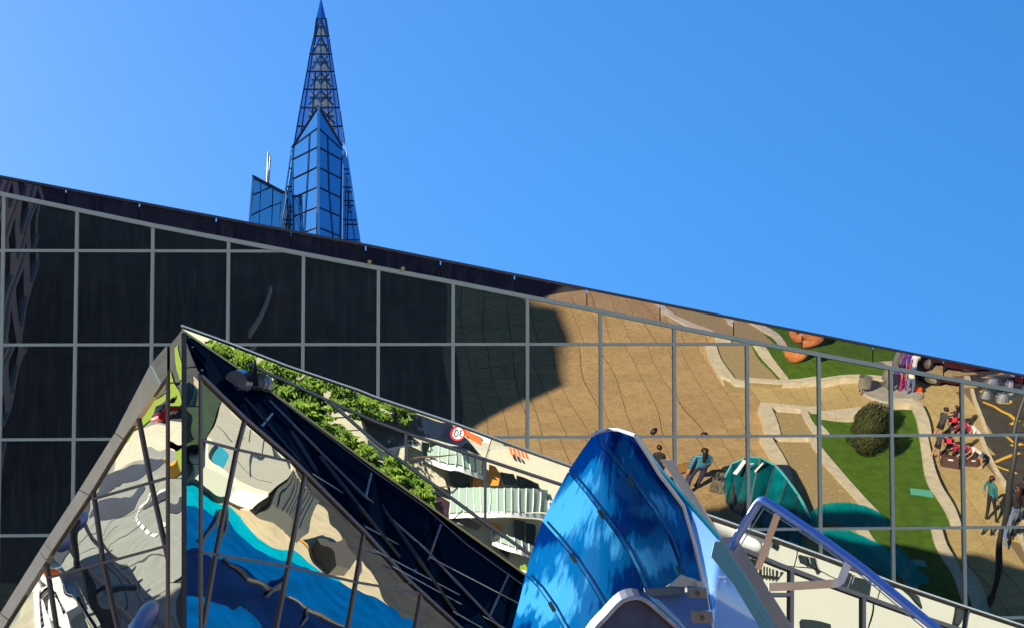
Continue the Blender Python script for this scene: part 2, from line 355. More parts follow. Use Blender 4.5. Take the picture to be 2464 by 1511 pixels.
# big glass prow in front
def face_grid(edge_in, edge_out, rows_in, rows_out, split, m, top_clip=None, dep_in=3.4, dep_out=0.6, name='blue_glass_pane'):
    pass
def prow(sg, m):
    # ridge x, outer x per row
    yr = [258, 310, 356, 404, 452, 500, 549, 600]
    if sg < 0:
        yo = [352, 352, 386, 433, 478, 523, 571, 622]; xo = [706, 706, 702.5, 703, 703.5, 704.5, 705, 706]
        xm = [739, 744, 742, 740, 737, 734, 731, 728]; rx = [766, 763, 762.5, 762, 762, 761.5, 761, 761]
        ytop = lambda x: 258 + (766 - x) * (366 - 258) / (766 - 697)
    else:
        yo = [365, 365, 387, 432, 478, 523, 570, 615]; xo = [828, 828, 824, 823, 822, 821, 820, 819]
        xm = [789, 790, 791, 792, 794, 798, 802, 806]; rx = [766, 768, 768, 768, 768, 768, 768, 768]
        ytop = lambda x: 258 + (x - 766) * (366 - 258) / (832 - 766)
    D0, D1 = 3.6, 1.2
    def pt(x, y):
        f = abs(x - 766) / 64.; return spire_pt(x, y, D0 + (D1 - D0) * f)
    for i in range(7):
        for (xa, xb, w) in ((rx, xm, 0), (xm, xo, 1)):
            f0a, f0b = (0, abs(xm[i] - rx[i]) / abs(xo[i] - rx[i])) if w == 0 else (abs(xm[i] - rx[i]) / abs(xo[i] - rx[i]), 1)
            ya = [yr[i] + (yo[i] - yr[i]) * f0a, yr[i + 1] + (yo[i + 1] - yr[i + 1]) * f0a]
            yb = [yr[i] + (yo[i] - yr[i]) * f0b, yr[i + 1] + (yo[i + 1] - yr[i + 1]) * f0b]
            q = [(xa[i], max(ya[0], ytop(xa[i]))), (xb[i], max(yb[0], ytop(xb[i]))), (xb[i + 1], max(yb[1], ytop(xb[i + 1]))), (xa[i + 1], max(ya[1], ytop(xa[i + 1])))]
            if i == 0:
                q[0] = (xa[0], ytop(xa[0])); q[1] = (xb[0], ytop(xb[0]))
                if w == 1: q[1] = (xm[1] + (xo[1] - xm[1]) * .55, ytop(xm[1] + (xo[1] - xm[1]) * .55)); q[2] = q[1]
            if i == 1 and w == 1:
                q = [(xm[1], max(ya[0], ytop(xm[1]))), (xm[1] + (xo[1] - xm[1]) * .55, ytop(xm[1] + (xo[1] - xm[1]) * .55)), (xo[2], ytop(xo[2])), (xo[2], yb[1]), (xm[2], ya[1])]
            pts = [pt(*v) for v in q]
            c = sum(pts, V()) / len(pts)
            pts = [c + (p - c) * .998 for p in pts]
            n_ = (pts[1] - pts[0]).cross(pts[-1] - pts[0])
            if len(set(q)) < 3: continue
            if q[1] == q[2]: pts = [pts[0], pts[1], pts[3]]
            MB().slab(pts, V((0, .15, 0))).obj('blue_glass_pane', m, sp)
    for xs2, nm in ((xm, 'mullion'), (xo, 'mullion')):
        b = MB()
        for i in range(1, 7):
            f = 1 if xs2 is xo else None
            fa = abs(xs2[i] - rx[i]) / abs(xo[i] - rx[i]); fb = abs(xs2[i + 1] - rx[i + 1]) / abs(xo[i + 1] - rx[i + 1])
            y0, y1 = yr[i] + (yo[i] - yr[i]) * fa, yr[i + 1] + (yo[i + 1] - yr[i + 1]) * fb
            y0 = max(y0, ytop(xs2[i]))
            if y1 > y0: b.bar(pt(xs2[i], y0) - V((0, .07, 0)), pt(xs2[i + 1], y1) - V((0, .07, 0)), .032, .06, V((0, 1, 0)))
        b.obj(nm, M['bar'], sp)
    for i in range(1, 7):
        xe = xo[i]
        MB().bar(pt(rx[i], yr[i]) - V((0, .07, 0)), pt(xe, yo[i]) - V((0, .07, 0)), .06, .032, V((0, 1, 0))).obj('transom', M['bar'], sp)
    xe = xo[2]
    MB().bar(pt(766, 257) - V((0, .05, 0)), pt(xe, ytop(xe)) - V((0, .05, 0)), .1, .09, V((0, 1, 0))).obj('sloping_edge', M['bar'], sp)
    # solid backing so that nothing shows between the panes
    MB().slab([pt(766, 262) + V((0, .2, 0)), pt(xo[2], ytop(xo[2]) + 3) + V((0, .2, 0)), pt(xo[7], 622) + V((0, .2, 0)), pt(766, 622) + V((0, .2, 0))], V((0, .1, 0))).obj('backing', M['bar'], sp)
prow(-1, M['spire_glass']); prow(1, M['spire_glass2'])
MB().bar(spire_pt(766.5, 259, 3.75), spire_pt(766.5, 622, 3.75), .16, .14, V((0, 1, 0))).obj('corner_post', M['edge'], sp)
# flanking narrow faces
def poly_s(name, pts, m, dep, parent=sp, th=.15):
    return MB().slab([spire_pt(x, y, dep) for x, y in pts], V((0, th, 0))).obj(name, m, parent)
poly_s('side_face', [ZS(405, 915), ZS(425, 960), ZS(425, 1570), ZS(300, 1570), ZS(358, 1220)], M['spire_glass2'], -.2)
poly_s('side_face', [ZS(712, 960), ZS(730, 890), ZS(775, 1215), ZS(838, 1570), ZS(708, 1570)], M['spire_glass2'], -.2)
b = MB()
for a_, c_ in (((408, 905), (415, 1570)), ((385, 1130), (340, 1400)), ((392, 1210), (390, 1500)), ((372, 1250), (420, 1255)), ((355, 1330), (425, 1332)), ((390, 1020), (420, 1020)), ((370, 1130), (420, 1132)), ((372, 1130), (388, 1500)),
               ((745, 1130), (735, 1500)), ((715, 1025), (748, 1025)), ((712, 1133), (765, 1135)), ((715, 1215), (778, 1217)), ((712, 1330), (797, 1333)), ((710, 1450), (815, 1453)), ((742, 1160), (792, 1500)), ((740, 1255), (765, 1257))):
    b.bar(spire_pt(*ZS(*a_), .05), spire_pt(*ZS(*c_), .05), .05, .1, V((0, 1, 0)))
b.obj('side_lattice', M['bar'], sp)
for a_, c_ in (((404, 905), (330, 1400)), ((730, 880), (820, 1480)), ((708, 965), (703, 1500)), ((428, 965), (432, 1500))):
    MB().bar(spire_pt(*ZS(*a_), .1), spire_pt(*ZS(*c_), .1), .07, .14, V((0, 1, 0))).obj('edge_strip', M['edge'], sp)
# lower wing with its twin mast
wing = empty('glass_wing', spire_pt(640, 600) - V((0, 0, 15)), 'small slant-topped blue glass block left of the spire', 'building')
def wq(name, pts, m, dep=1.0, th=.15): return poly_s(name, [ZS(*p) for p in pts], m, dep, wing, th)
wr = [[(172, 1072), (214, 1088), (214, 1158), (172, 1174)], [(219, 1092), (262, 1133), (219, 1156)], [(172, 1184), (212, 1168), (209, 1272), (158, 1300)],
      [(218, 1162), (286, 1136), (284, 1240), (212, 1275)], [(292, 1140), (346, 1172), (340, 1222), (290, 1242)], [(156, 1310), (207, 1284), (203, 1440), (146, 1440)],
      [(211, 1282), (283, 1250), (278, 1440), (207, 1440)], [(289, 1248), (336, 1230), (318, 1440), (282, 1440)]]
for q in wr: wq('glass_pane', q, M['spire_glass'])
wq('backing', [(168, 1068), (360, 1168), (322, 1450), (140, 1450)], M['bar'], .8)
wq('edge_strip', [(165, 1065), (172, 1069), (146, 1440), (134, 1440)], M['edge'], 1.1)
wq('edge_strip', [(348, 1172), (360, 1172), (328, 1440), (316, 1440)], M['edge'], 1.1)
MB().bar(spire_pt(*ZS(166, 1064), 1.1), spire_pt(*ZS(364, 1168), 1.1), .1, .12, V((0, 1, 0))).obj('parapet', M['bar'], wing)
mast = empty('twin_mast', spire_pt(*ZS(256, 1130), .4), 'thin pair of white poles standing on the small glass block', 'mast')
MB().tube([spire_pt(*ZS(253, 1140), .3), spire_pt(*ZS(263, 921), .3)], .055, 8).obj('pole', M['mastm'], mast)
MB().tube([spire_pt(*ZS(262, 1140), .3), spire_pt(*ZS(275, 948), .3)], .05, 8).obj('pole', M['mastm'], mast)
# ---------------------------------------------------------------- ground, plaza, road
def prism(name, pts, z0, z1, m, parent=None, kind=None, label=None, cat=None):
    ps = [V((p[0], p[1], z0)) for p in pts]
    if sum(ps[i].x * ps[(i + 1) % len(ps)].y - ps[(i + 1) % len(ps)].x * ps[i].y for i in range(len(ps))) > 0: ps = ps[::-1]
    o = MB().slab(ps, V((0, 0, z1 - z0))).obj(name, m, parent)
    return setp(o, label, cat, kind=kind)
def pip(p, poly):
    x, y = p[0], p[1]; c = False; n = len(poly)
    for i in range(n):
        a, b = poly[i], poly[(i + 1) % n]
        if (a[1] > y) != (b[1] > y) and x < (b[0] - a[0]) * (y - a[1]) / (b[1] - a[1]) + a[0]: c = not c
    return c
g = MB(); g.add([(-3000, -3000, -.02), (3000, -3000, -.02), (3000, 3000, -.02), (-3000, 3000, -.02)], [(0, 1, 2, 3)])
setp(g.obj('ground', M['asphalt']), kind='structure')
e1 = (WG(1500, 1000) - WG(1300, 1000)); e1.z = 0; e1.normalize(); e2 = V((-e1.y, e1.x, 0))      # e1 = right in the reflection
if e2.y > 0: e2 = -e2                                                                       # e2 = away from the glass front
TZ = math.atan2(e1.y, e1.x)
# picture outlines of the plaza pieces, taken off the reflection
road_px = [(2300, 860), (2335, 940), (2344, 975), (2371, 1055), (2397, 1134), (2430, 1225), (2462, 1312), (2500, 1400), (2700, 1700), (3600, 1700), (3300, 700), (2250, 700)]
road = [WG(*p) for p in road_px]
setp(prism('road', road, .0, .012, M['asphalt']), kind='structure')
plaza = empty('plaza_paving', WG(1500, 1100), kind='structure')
bed = MB(); bp_ = [WG(-900, 380), WG(2290, 760), WG(2335, 940), WG(2397, 1134), WG(2462, 1312), WG(2560, 1700), WG(-900, 1700)]
bed.slab([V((p.x, p.y, .0)) for p in bp_], V((0, 0, .006))).obj('joint_bed', M['joint'], plaza)
TS = .86; G = .028
zone2 = [WG(*p) for p in [(1735, 918), (1850, 1015), (2185, 1010), (2320, 1470), (2560, 1700), (2462, 1312), (2335, 940), (2290, 760), (2100, 760), (2130, 905)]]
tile_a = MB(); tile_a.box((0, 0, .02), TS - G, TS - G, .028)
def tmesh(nm, m, dz):
    b = MB(); b.box((0, 0, 0), TS - G, TS - G, .03)
    me = bpy.data.meshes.new(nm); me.from_pydata([tuple(v) for v in b.v], [], b.f); me.materials.append(m); return me
tm = [tmesh('paving_slab', mat('brown_paving_%d' % q, tuple(c * f for c in (.44, .31, .155)), .85, noise_amt=.3, noise_scale=9, bump=.2), 0) for q, f in enumerate((1, .93, 1.06))]
tm2 = [tmesh('paving_slab', mat('yellow_paving_%d' % q, tuple(c * f for c in (.47, .37, .17)), .85, noise_amt=.25, noise_scale=9, bump=.2), 0) for q, f in enumerate((1, .94, 1.07))]
org = WG(1400, 1100); rest = MB(); n_tile = 0; cand = []
bedp = [(p.x, p.y) for p in bp_]
for i in range(-34, 30):
    for j in range(-14, 38):
        c = org + e1 * (i * TS) + e2 * (j * TS); c.z = 0
        if not pip(c, bedp) or pip(c, road): continue
        z2 = pip(c, zone2); cand.append((c, z2, i, j))
def dist_cam(c): return (c[0] - WG(1900, 1150)).length
cand.sort(key=dist_cam)
for q, (c, z2, i, j) in enumerate(cand):
    dz = random.uniform(-.003, .003)
    if q < 298:
        o = bpy.data.objects.new('paving_slab', random.choice(tm2 if z2 else tm)); COL.objects.link(o); o.parent = plaza
        o.location = V((c.x, c.y, .016 + dz)) - ORG[plaza.name]; o.rotation_euler = (0, 0, TZ)
    else:
        rest.box((c.x, c.y, .016 + dz), TS - G, TS - G, .03, TZ, random.choice((3, 4, 5) if z2 else (0, 1, 2)))
o = rest.obj('outer_paving_slabs', [m_.materials[0] for m_ in tm + tm2], plaza); o['kind'] = 'stuff'

# planters: lawn or cobbles inside a pale stone kerb
def resample(pts, step):
    out = [V(pts[0])]
    for a, b in zip(pts, pts[1:]):
        a, b = V(a), V(b); n = max(1, round((b - a).length / step))
        for q in range(1, n + 1): out.append(a.lerp(b, q / n))
    return out
def kerb(parent, px, w=.34, h=.34, step=1.0, z0=0.0):
    pts = [WG(*p) for p in px]
    for p in pts: p.z = 0
    for a, b in zip(pts, pts[1:]):
        n = max(1, round((b - a).length / step)); d = (b - a) / n; L = d.length; an = math.atan2(d.y, d.x)
        for q in range(n):
            c = a + d * (q + .5)
            bm_ = MB(); bm_.box((c.x, c.y, z0 + h / 2), L - .015, w, h + random.uniform(-.004, .004), an); bm_.obj('kerb_stone', M['curb'], parent)
def flat(name, px, z, m, parent=None, kind=None, label=None, cat=None, th=.3):
    return prism(name, [WG(x, y, z) if z > .2 else WG(x, y) for x, y in px], z - th if z > .2 else .02, z, m, parent, kind, label, cat)
upper = empty('upper_lawn_bed', WG(1900, 860), kind='structure')
flat('lawn', [(1878, 898), (1850, 862), (1823, 824), (1790, 775), (1740, 700), (2330, 690), (2140, 800), (2130, 896)], .26, M['grass'], upper)
flat('cobbled_path', [(1738, 915), (1705, 802), (1625, 740), (1600, 680), (1760, 690), (1823, 824), (1880, 908)], .24, M['cobble'], upper)
kerb(upper, [(1600, 690), (1632, 743), (1712, 805), (1728, 870), (1745, 918)], .42)
kerb(upper, [(1745, 918), (2135, 912)], .40)
kerb(upper, [(1740, 700), (1773, 770), (1830, 826), (1858, 865), (1886, 905)], .36)
lowb = empty('lower_lawn_bed', WG(2050, 1200), kind='structure')
flat('lawn', [(1955, 1014), (2190, 1010), (2220, 1100), (2243, 1200), (2275, 1300), (2312, 1400), (2345, 1510), (2200, 1510), (2150, 1380), (2090, 1270), (2040, 1190), (2005, 1090), (1985, 1050)], .26, M['grass'], lowb)
flat('cobbled_path', [(1822, 1018), (1945, 1018), (1975, 1060), (2005, 1120), (2040, 1190), (2090, 1270), (2150, 1370), (2210, 1510), (1960, 1510), (1910, 1260), (1890, 1190), (1862, 1110)], .24, M['cobble'], lowb)
kerb(lowb, [(1815, 1012), (1945, 1012)], .36); kerb(lowb, [(1950, 1014), (2196, 1006)], .36)
kerb(lowb, [(2196, 1006), (2222, 1100), (2246, 1200), (2280, 1300), (2318, 1400), (2352, 1520)], .40)
kerb(lowb, [(1822, 1020), (1850, 1100), (1878, 1180), (1895, 1250), (1930, 1400), (1960, 1520)], .40)
kerb(lowb, [(1950, 1014), (1965, 1060), (1995, 1110), (2030, 1180), (2085, 1270), (2145, 1370), (2200, 1480)], .36)
rk = empty('road_kerb', WG(2400, 1130), kind='structure')
kerb(rk, [(2338, 940), (2346, 978), (2373, 1057), (2399, 1136), (2432, 1227), (2464, 1314), (2502, 1402), (2560, 1520)], .16, .13, 1.2)
# yellow flowers among the cobbles
fl = MB()
for q in range(260):
    x, y = random.uniform(1830, 2060), random.uniform(1020, 1240)
    c = WG(x, y, .24); 
    if pip(WG(x, y), [WG(*p) for p in [(1840, 1020), (1940, 1020), (2000, 1120), (2070, 1250), (1920, 1250), (1860, 1100)]]): fl.box(c, random.uniform(.02, .045), .03, .02, random.uniform(0, 3))
setp(fl.obj('fallen_petals', M['yellow']), 'small yellow petals scattered over the cobbled path', 'petals', kind='stuff')
for q, (a, b, c, d) in enumerate((((2185, 1190), (2238, 1190), (2240, 1209), (2187, 1209)), ((2182, 1340), (2228, 1340), (2236, 1362), (2188, 1362)))):
    o = flat('access_hatch', [a, b, c, d], .29, mat('teal_hatch_%d' % q, (.10, .42, .33) if q == 0 else (.0, .30, .32), .6), th=.04)
    setp(o, ['pale green hatch cover set in the lawn beside the kerb', 'teal hatch cover lying in the shaded lower end of the lawn'][q], 'hatch')
# yellow road lines
rl = empty('road_markings', WG(2430, 1040), kind='structure')
def stripe(px, w=.13):
    pts = [WG(*p) for p in px]
    for a, b in zip(pts, pts[1:]):
        d = (b - a); n = V((-d.y, d.x, 0)).normalized() * (w / 2)
        MB().slab([V((p.x, p.y, .018)) for p in (a - n, b - n, b + n, a + n)], V((0, 0, -.004))).obj('yellow_line', M['yellow'], rl)
stripe([ZP(1265, 608), ZP(1305, 715), ZP(1412, 725), ZP(1385, 612)]); stripe([ZP(1120, 700), ZP(1260, 755), ZP(1340, 810), ZP(1420, 850), ZP(1501, 925)])
stripe([ZP(1501, 1045), ZP(1400, 1120), ZP(1240, 1240)]); stripe([ZP(1210, 1270), ZP(1300, 1330), ZP(1430, 1392)]); stripe([ZP(1085, 565), ZP(1160, 530), ZP(1215, 512)]); stripe([ZP(1440, 955), ZP(1560, 900)])

# bush on the lawn
def leaf_ball(name, c, rx, ry, rz, n, size, m, parent=None, seed=1, inner=.78):
    rnd = random.Random(seed); b = MB()
    for q in range(n):
        d = V((rnd.gauss(0, 1), rnd.gauss(0, 1), rnd.gauss(0, 1))).normalized()
        r = rnd.uniform(inner, 1) * (1 + .22 * noise.noise(d * 3.2 + V((seed, 0, 0))))
        p = V(c) + V((d.x * rx * r, d.y * ry * r, d.z * rz * r))
        if p.z < c[2] - rz: continue
        a = V((rnd.gauss(0, 1), rnd.gauss(0, 1), rnd.gauss(0, 1))).cross(d).normalized(); bb = d.cross(a).normalized()
        a = (a + d * rnd.uniform(-.6, .6)) * size * rnd.uniform(.6, 1.3); bb = (bb + d * rnd.uniform(-.6, .6)) * size * .6
        b.add([p - a, p - bb * .8, p + a, p + bb * .8], [(0, 1, 2, 3)])
    return b.obj(name, m, parent)
bc = WG(2085, 1090)
bush = empty('round_bush', V((bc.x, bc.y, .26)), 'dark green clipped round bush standing on the lawn near its corner', 'bush')
core = MB()
for a in range(8):
    for e in range(4): pass
bmx = bmesh.new(); bmesh.ops.create_uvsphere(bmx, u_segments=16, v_segments=10, radius=.5)
core.add([V((v.co.x, v.co.y, v.co.z * 1.05)) + V((bc.x, bc.y, 1.0)) for v in bmx.verts], [[v.index for v in f.verts] for f in bmx.faces]); bmx.free()
core.obj('twig_core', M['bush_leaf'], bush)
leaf_ball('foliage', (bc.x, bc.y, 1.0), .62, .62, .72, 5200, .040, M['bush_leaf'], bush, 3, .80)
MB().tube([(bc.x, bc.y, .25), (bc.x, bc.y, .7)], .07, 8).obj('trunk', M['bark'], bush)

# round stone with a hole on the upper lawn
sc_ = WG(1915, 850); disc = MB(); N = 40
fd = (WG(1915, 900) - sc_); fd.z = 0; fd.normalize(); sd_ = V((-fd.y, fd.x, 0))
ctr_ = V((sc_.x, sc_.y, .26 + .64))
prof = [(.09, -.15), (.16, -.20), (.45, -.22), (.60, -.15), (.64, 0), (.60, .15), (.45, .22), (.16, .20), (.09, .15)]
vs = []; fc = []
for i in range(N):
    a = 2 * math.pi * i / N
    for r_, d_ in prof:
        rr = r_ * (1 + .03 * noise.noise(V((math.cos(a) * 2, math.sin(a) * 2, r_ * 3))))
        vs.append(ctr_ + (sd_ * math.cos(a) + V((0, 0, 1)) * math.sin(a)) * rr + fd * d_)
K = len(prof)
for i in range(N):
    for j in range(K): fc.append((i * K + j, i * K + (j + 1) % K, ((i + 1) % N) * K + (j + 1) % K, ((i + 1) % N) * K + j))
disc.add(vs, fc)
setp(disc.obj('millstone', M['rust'], smooth=True), 'orange stone disc with a small round hole standing upright on the upper lawn', 'sculpture')

# litter bin
bn = WG(2072, 952); bin_ = empty('litter_bin', bn, 'small steel litter bin on legs on the paved walk', 'bin')
def ringtube(c, r0, r1, z0, z1, n=18):
    b = MB(); vs = []
    for z, r in ((z0, r0), (z1, r1), (z1, r1 - .02), (z0 + .02, r0 - .02)):
        for k_ in range(n): a = 2 * math.pi * k_ / n; vs.append((c.x + r * math.cos(a), c.y + r * math.sin(a), z))
    fs = [(q * n + k_, q * n + (k_ + 1) % n, (q + 1) * n + (k_ + 1) % n, (q + 1) * n + k_) for q in range(3) for k_ in range(n)]
    fs += [tuple(range(n))[::-1], tuple(3 * n + k_ for k_ in range(n))]
    return b.add(vs, fs)
ringtube(bn, .21, .24, .35, .95).obj('drum', M['steel'], bin_)
for a in (0, 2.1, 4.2): MB().tube([(bn.x + .15 * math.cos(a), bn.y + .15 * math.sin(a), 0), (bn.x + .15 * math.cos(a), bn.y + .15 * math.sin(a), .4)], .018, 6).obj('leg', M['darksteel'], bin_)

# big steel ring the visitors stand beside
ar = WG(2128, 955); arch = MB(); pts = []
for i in range(25):
    a = math.pi * (1.08 - 1.16 * i / 24); pts.append(V((ar.x, ar.y, .95)) + e1 * (math.cos(a) * .5 + .38) + V((0, 0, 1)) * math.sin(a) * 1.2 + V((0, 0, -.1)))
arch.tube(pts, .17, 12); setp(arch.obj('steel_arch', M['steel'], smooth=True), 'thick grey metal arch bending over the visitors in purple', 'sculpture')
pd_ = MB(); bmx = bmesh.new(); bmesh.ops.create_cone(bmx, cap_ends=True, segments=36, radius1=1.15, radius2=1.1, depth=.10)
pd_.add([v.co + V((ar.x + .3, ar.y - .1, .06)) for v in bmx.verts], [[v.index for v in f.verts] for f in bmx.faces]); bmx.free()
setp(pd_.obj('plinth', M['concrete']), 'low round grey plinth under the metal arch', 'plinth')

# lamp post with a cluster of spot lamps
lb = WG(2364, 1470); lt_dir = V((0, 0, 1))
lamp = empty('lamp_post', lb, 'tall grey lamp post carrying clusters of spot lamps beside the road', 'street lamp')
def up_to(px, base):   # height above base that shows at picture row px[1]
    lo_, hi_ = 0., 14.
    for _ in range(40):
        m_ = (lo_ + hi_) / 2; X = base + V((0, 0, m_)); Xm = X - 2 * (X - WQ).dot(WN) * WN; v = Xm - CAM
        y = 755.5 - F * v.dot(UP) / v.dot(FW)
        if y > px[1]: lo_ = m_
        else: hi_ = m_
    return lo_
hl = up_to((0, 935), lb)
MB().tube([lb, lb + V((0, 0, hl * .5)), lb + V((0, 0, hl))], .085, 12, r2=.06).obj('pole', M['darksteel'], lamp, True)
MB().tube([lb, lb + V((0, 0, .5))], .12, 12).obj('base', M['darksteel'], lamp)
def spot(z, a1, a2):
    c = lb + V((0, 0, z)) + e1 * a1 + e2 * a2
    MB().bar(lb + V((0, 0, z + .15)), c + V((0, 0, .12)), .05, .05).obj('arm', M['darksteel'], lamp)
    h = MB(); h.tube([c + V((0, 0, .14)), c + V((0, 0, .02)), c + V((0, 0, -.12))], .10, 12, r2=.19); h.obj('lamp_head', M['steel'], lamp, False)
for z, a1, a2 in ((hl - .3, -1.0, .2), (hl - .2, -.75, -.3), (hl - .5, -.6, .5), (hl - .15, -1.2, -.1), (hl - 1.3, .5, .1), (hl - 1.7, .5, -.1), (hl - .45, -.3, .3)): spot(z, a1, a2)
MB().tube([lb + V((0, 0, hl - .35)), lb + V((0, 0, hl - .1)) - e1 * .6 + e2 * .3, lb + V((0, 0, hl + .05)) - e1 * 1.3], .04, 6).obj('ring_arm', M['steel'], lamp)

# second post at the picture's right edge
pb = WG(2462, 1290)
p2 = empty('curved_post', pb, 'pale grey bent post at the far right edge of the road', 'post')
MB().tube([pb, pb + V((0, 0, 1.2)), pb + V((0, 0, 2.4)) + e1 * .15, pb + V((0, 0, 3.2)) + e1 * .5], .09, 10).obj('pole', M['steel'], p2)

# parked dark red car at the top right of the plaza
def car(name, c, ang, body_col, label, cat='car', L=4.2, k=1.):
    t = empty(name, c, label, cat); cs, sn = math.cos(ang), math.sin(ang)
    def w(x, y, z): return V((c.x + k * (x * cs - y * sn), c.y + k * (x * sn + y * cs), c.z + z * k))
    pr_ = [(-L / 2, .35), (-L / 2, .75), (-L / 2 + .15, .92), (-L * .28, .98), (-L * .16, 1.42), (L * .14, 1.45), (L * .30, 1.0), (L / 2 - .2, .85), (L / 2, .6), (L / 2, .35)]
    paint = mat('paint_' + name, body_col, .25, .2, noise_amt=.05)
    b = MB(); n = len(pr_)
    vs = []
    for y, ins in ((-.85, 0), (-.78, 1), (.78, 1), (.85, 0)):
        for x, z in pr_:
            yy = y * (.82 if z > 1.2 else 1); vs.append(w(x, yy, z))
    fs = [tuple(range(n)), tuple(3 * n + k_ for k_ in range(n))[::-1]]
    for q in range(3):
        for k_ in range(n): fs.append((q * n + k_, (q + 1) * n + k_, (q + 1) * n + (k_ + 1) % n, q * n + (k_ + 1) % n))
    b.add(vs, fs); b.obj('body', paint, t)
    gl = mat('car_glass', (.02, .03, .04), .05)
    for s_ in (-1, 1):
        MB().slab([w(-L * .25, s_ * .84, 1.0), w(-L * .15, s_ * .71, 1.38), w(L * .13, s_ * .71, 1.40), w(L * .27, s_ * .84, 1.02)], V((0, 0, .001)) + (w(0, s_ * .02, 0) - w(0, 0, 0))).obj('side_window', gl, t)
    MB().slab([w(-L * .285, -.68, 1.0), w(-L * .285, .68, 1.0), w(-L * .17, .6, 1.40), w(-L * .17, -.6, 1.40)], w(-.02, 0, .01) - w(0, 0, 0)).obj('rear_window', gl, t)
    MB().slab([w(L * .31, -.68, 1.0), w(L * .31, .68, 1.0), w(L * .15, .6, 1.43), w(L * .15, -.6, 1.43)], w(.02, 0, .01) - w(0, 0, 0)).obj('windscreen', gl, t)
    for x in (-L * .31, L * .31):
        for s_ in (-1, 1):
            wh = MB(); ps = [w(x, s_ * .70, .33), w(x, s_ * .88, .33)]; wh.tube(ps, .33 * k, 16); wh.obj('wheel', M['black'], t)
            hb = MB(); hb.tube([w(x, s_ * .87, .33), w(x, s_ * .90, .33)], .2 * k, 12); hb.obj('hub', M['steel'], t)
    red = mat('tail_lamp', (.5, .01, .01), .2)
    for s_ in (-1, 1):
        MB().box(w(-L / 2 - .01, s_ * .62, .78), .06 * k, .3 * k, .18 * k, ang).obj('tail_light', red, t)
        MB().box(w(L / 2 - .06, s_ * .6, .68), .12 * k, .3 * k, .14 * k, ang).obj('headlight', M['steel'], t)
    MB().box(w(-L / 2 - .02, 0, .45), .10 * k, 1.6 * k, .16 * k, ang).obj('bumper', M['darksteel'], t)
    return t
car('parked_car', WG(2330, 905), TZ + .25, (.06, .008, .012), 'dark red car parked at the top right edge of the plaza')
car('parked_car', WG(2215, 880) + e2 * 1.2, TZ + 1.3, (.02, .03, .06), 'dark blue car parked behind the visitors in purple')
car('parked_car', WG(2440, 935) + e2 * 1.0, TZ + .2, (.03, .02, .015), 'dark brown car parked right of the dark red one')

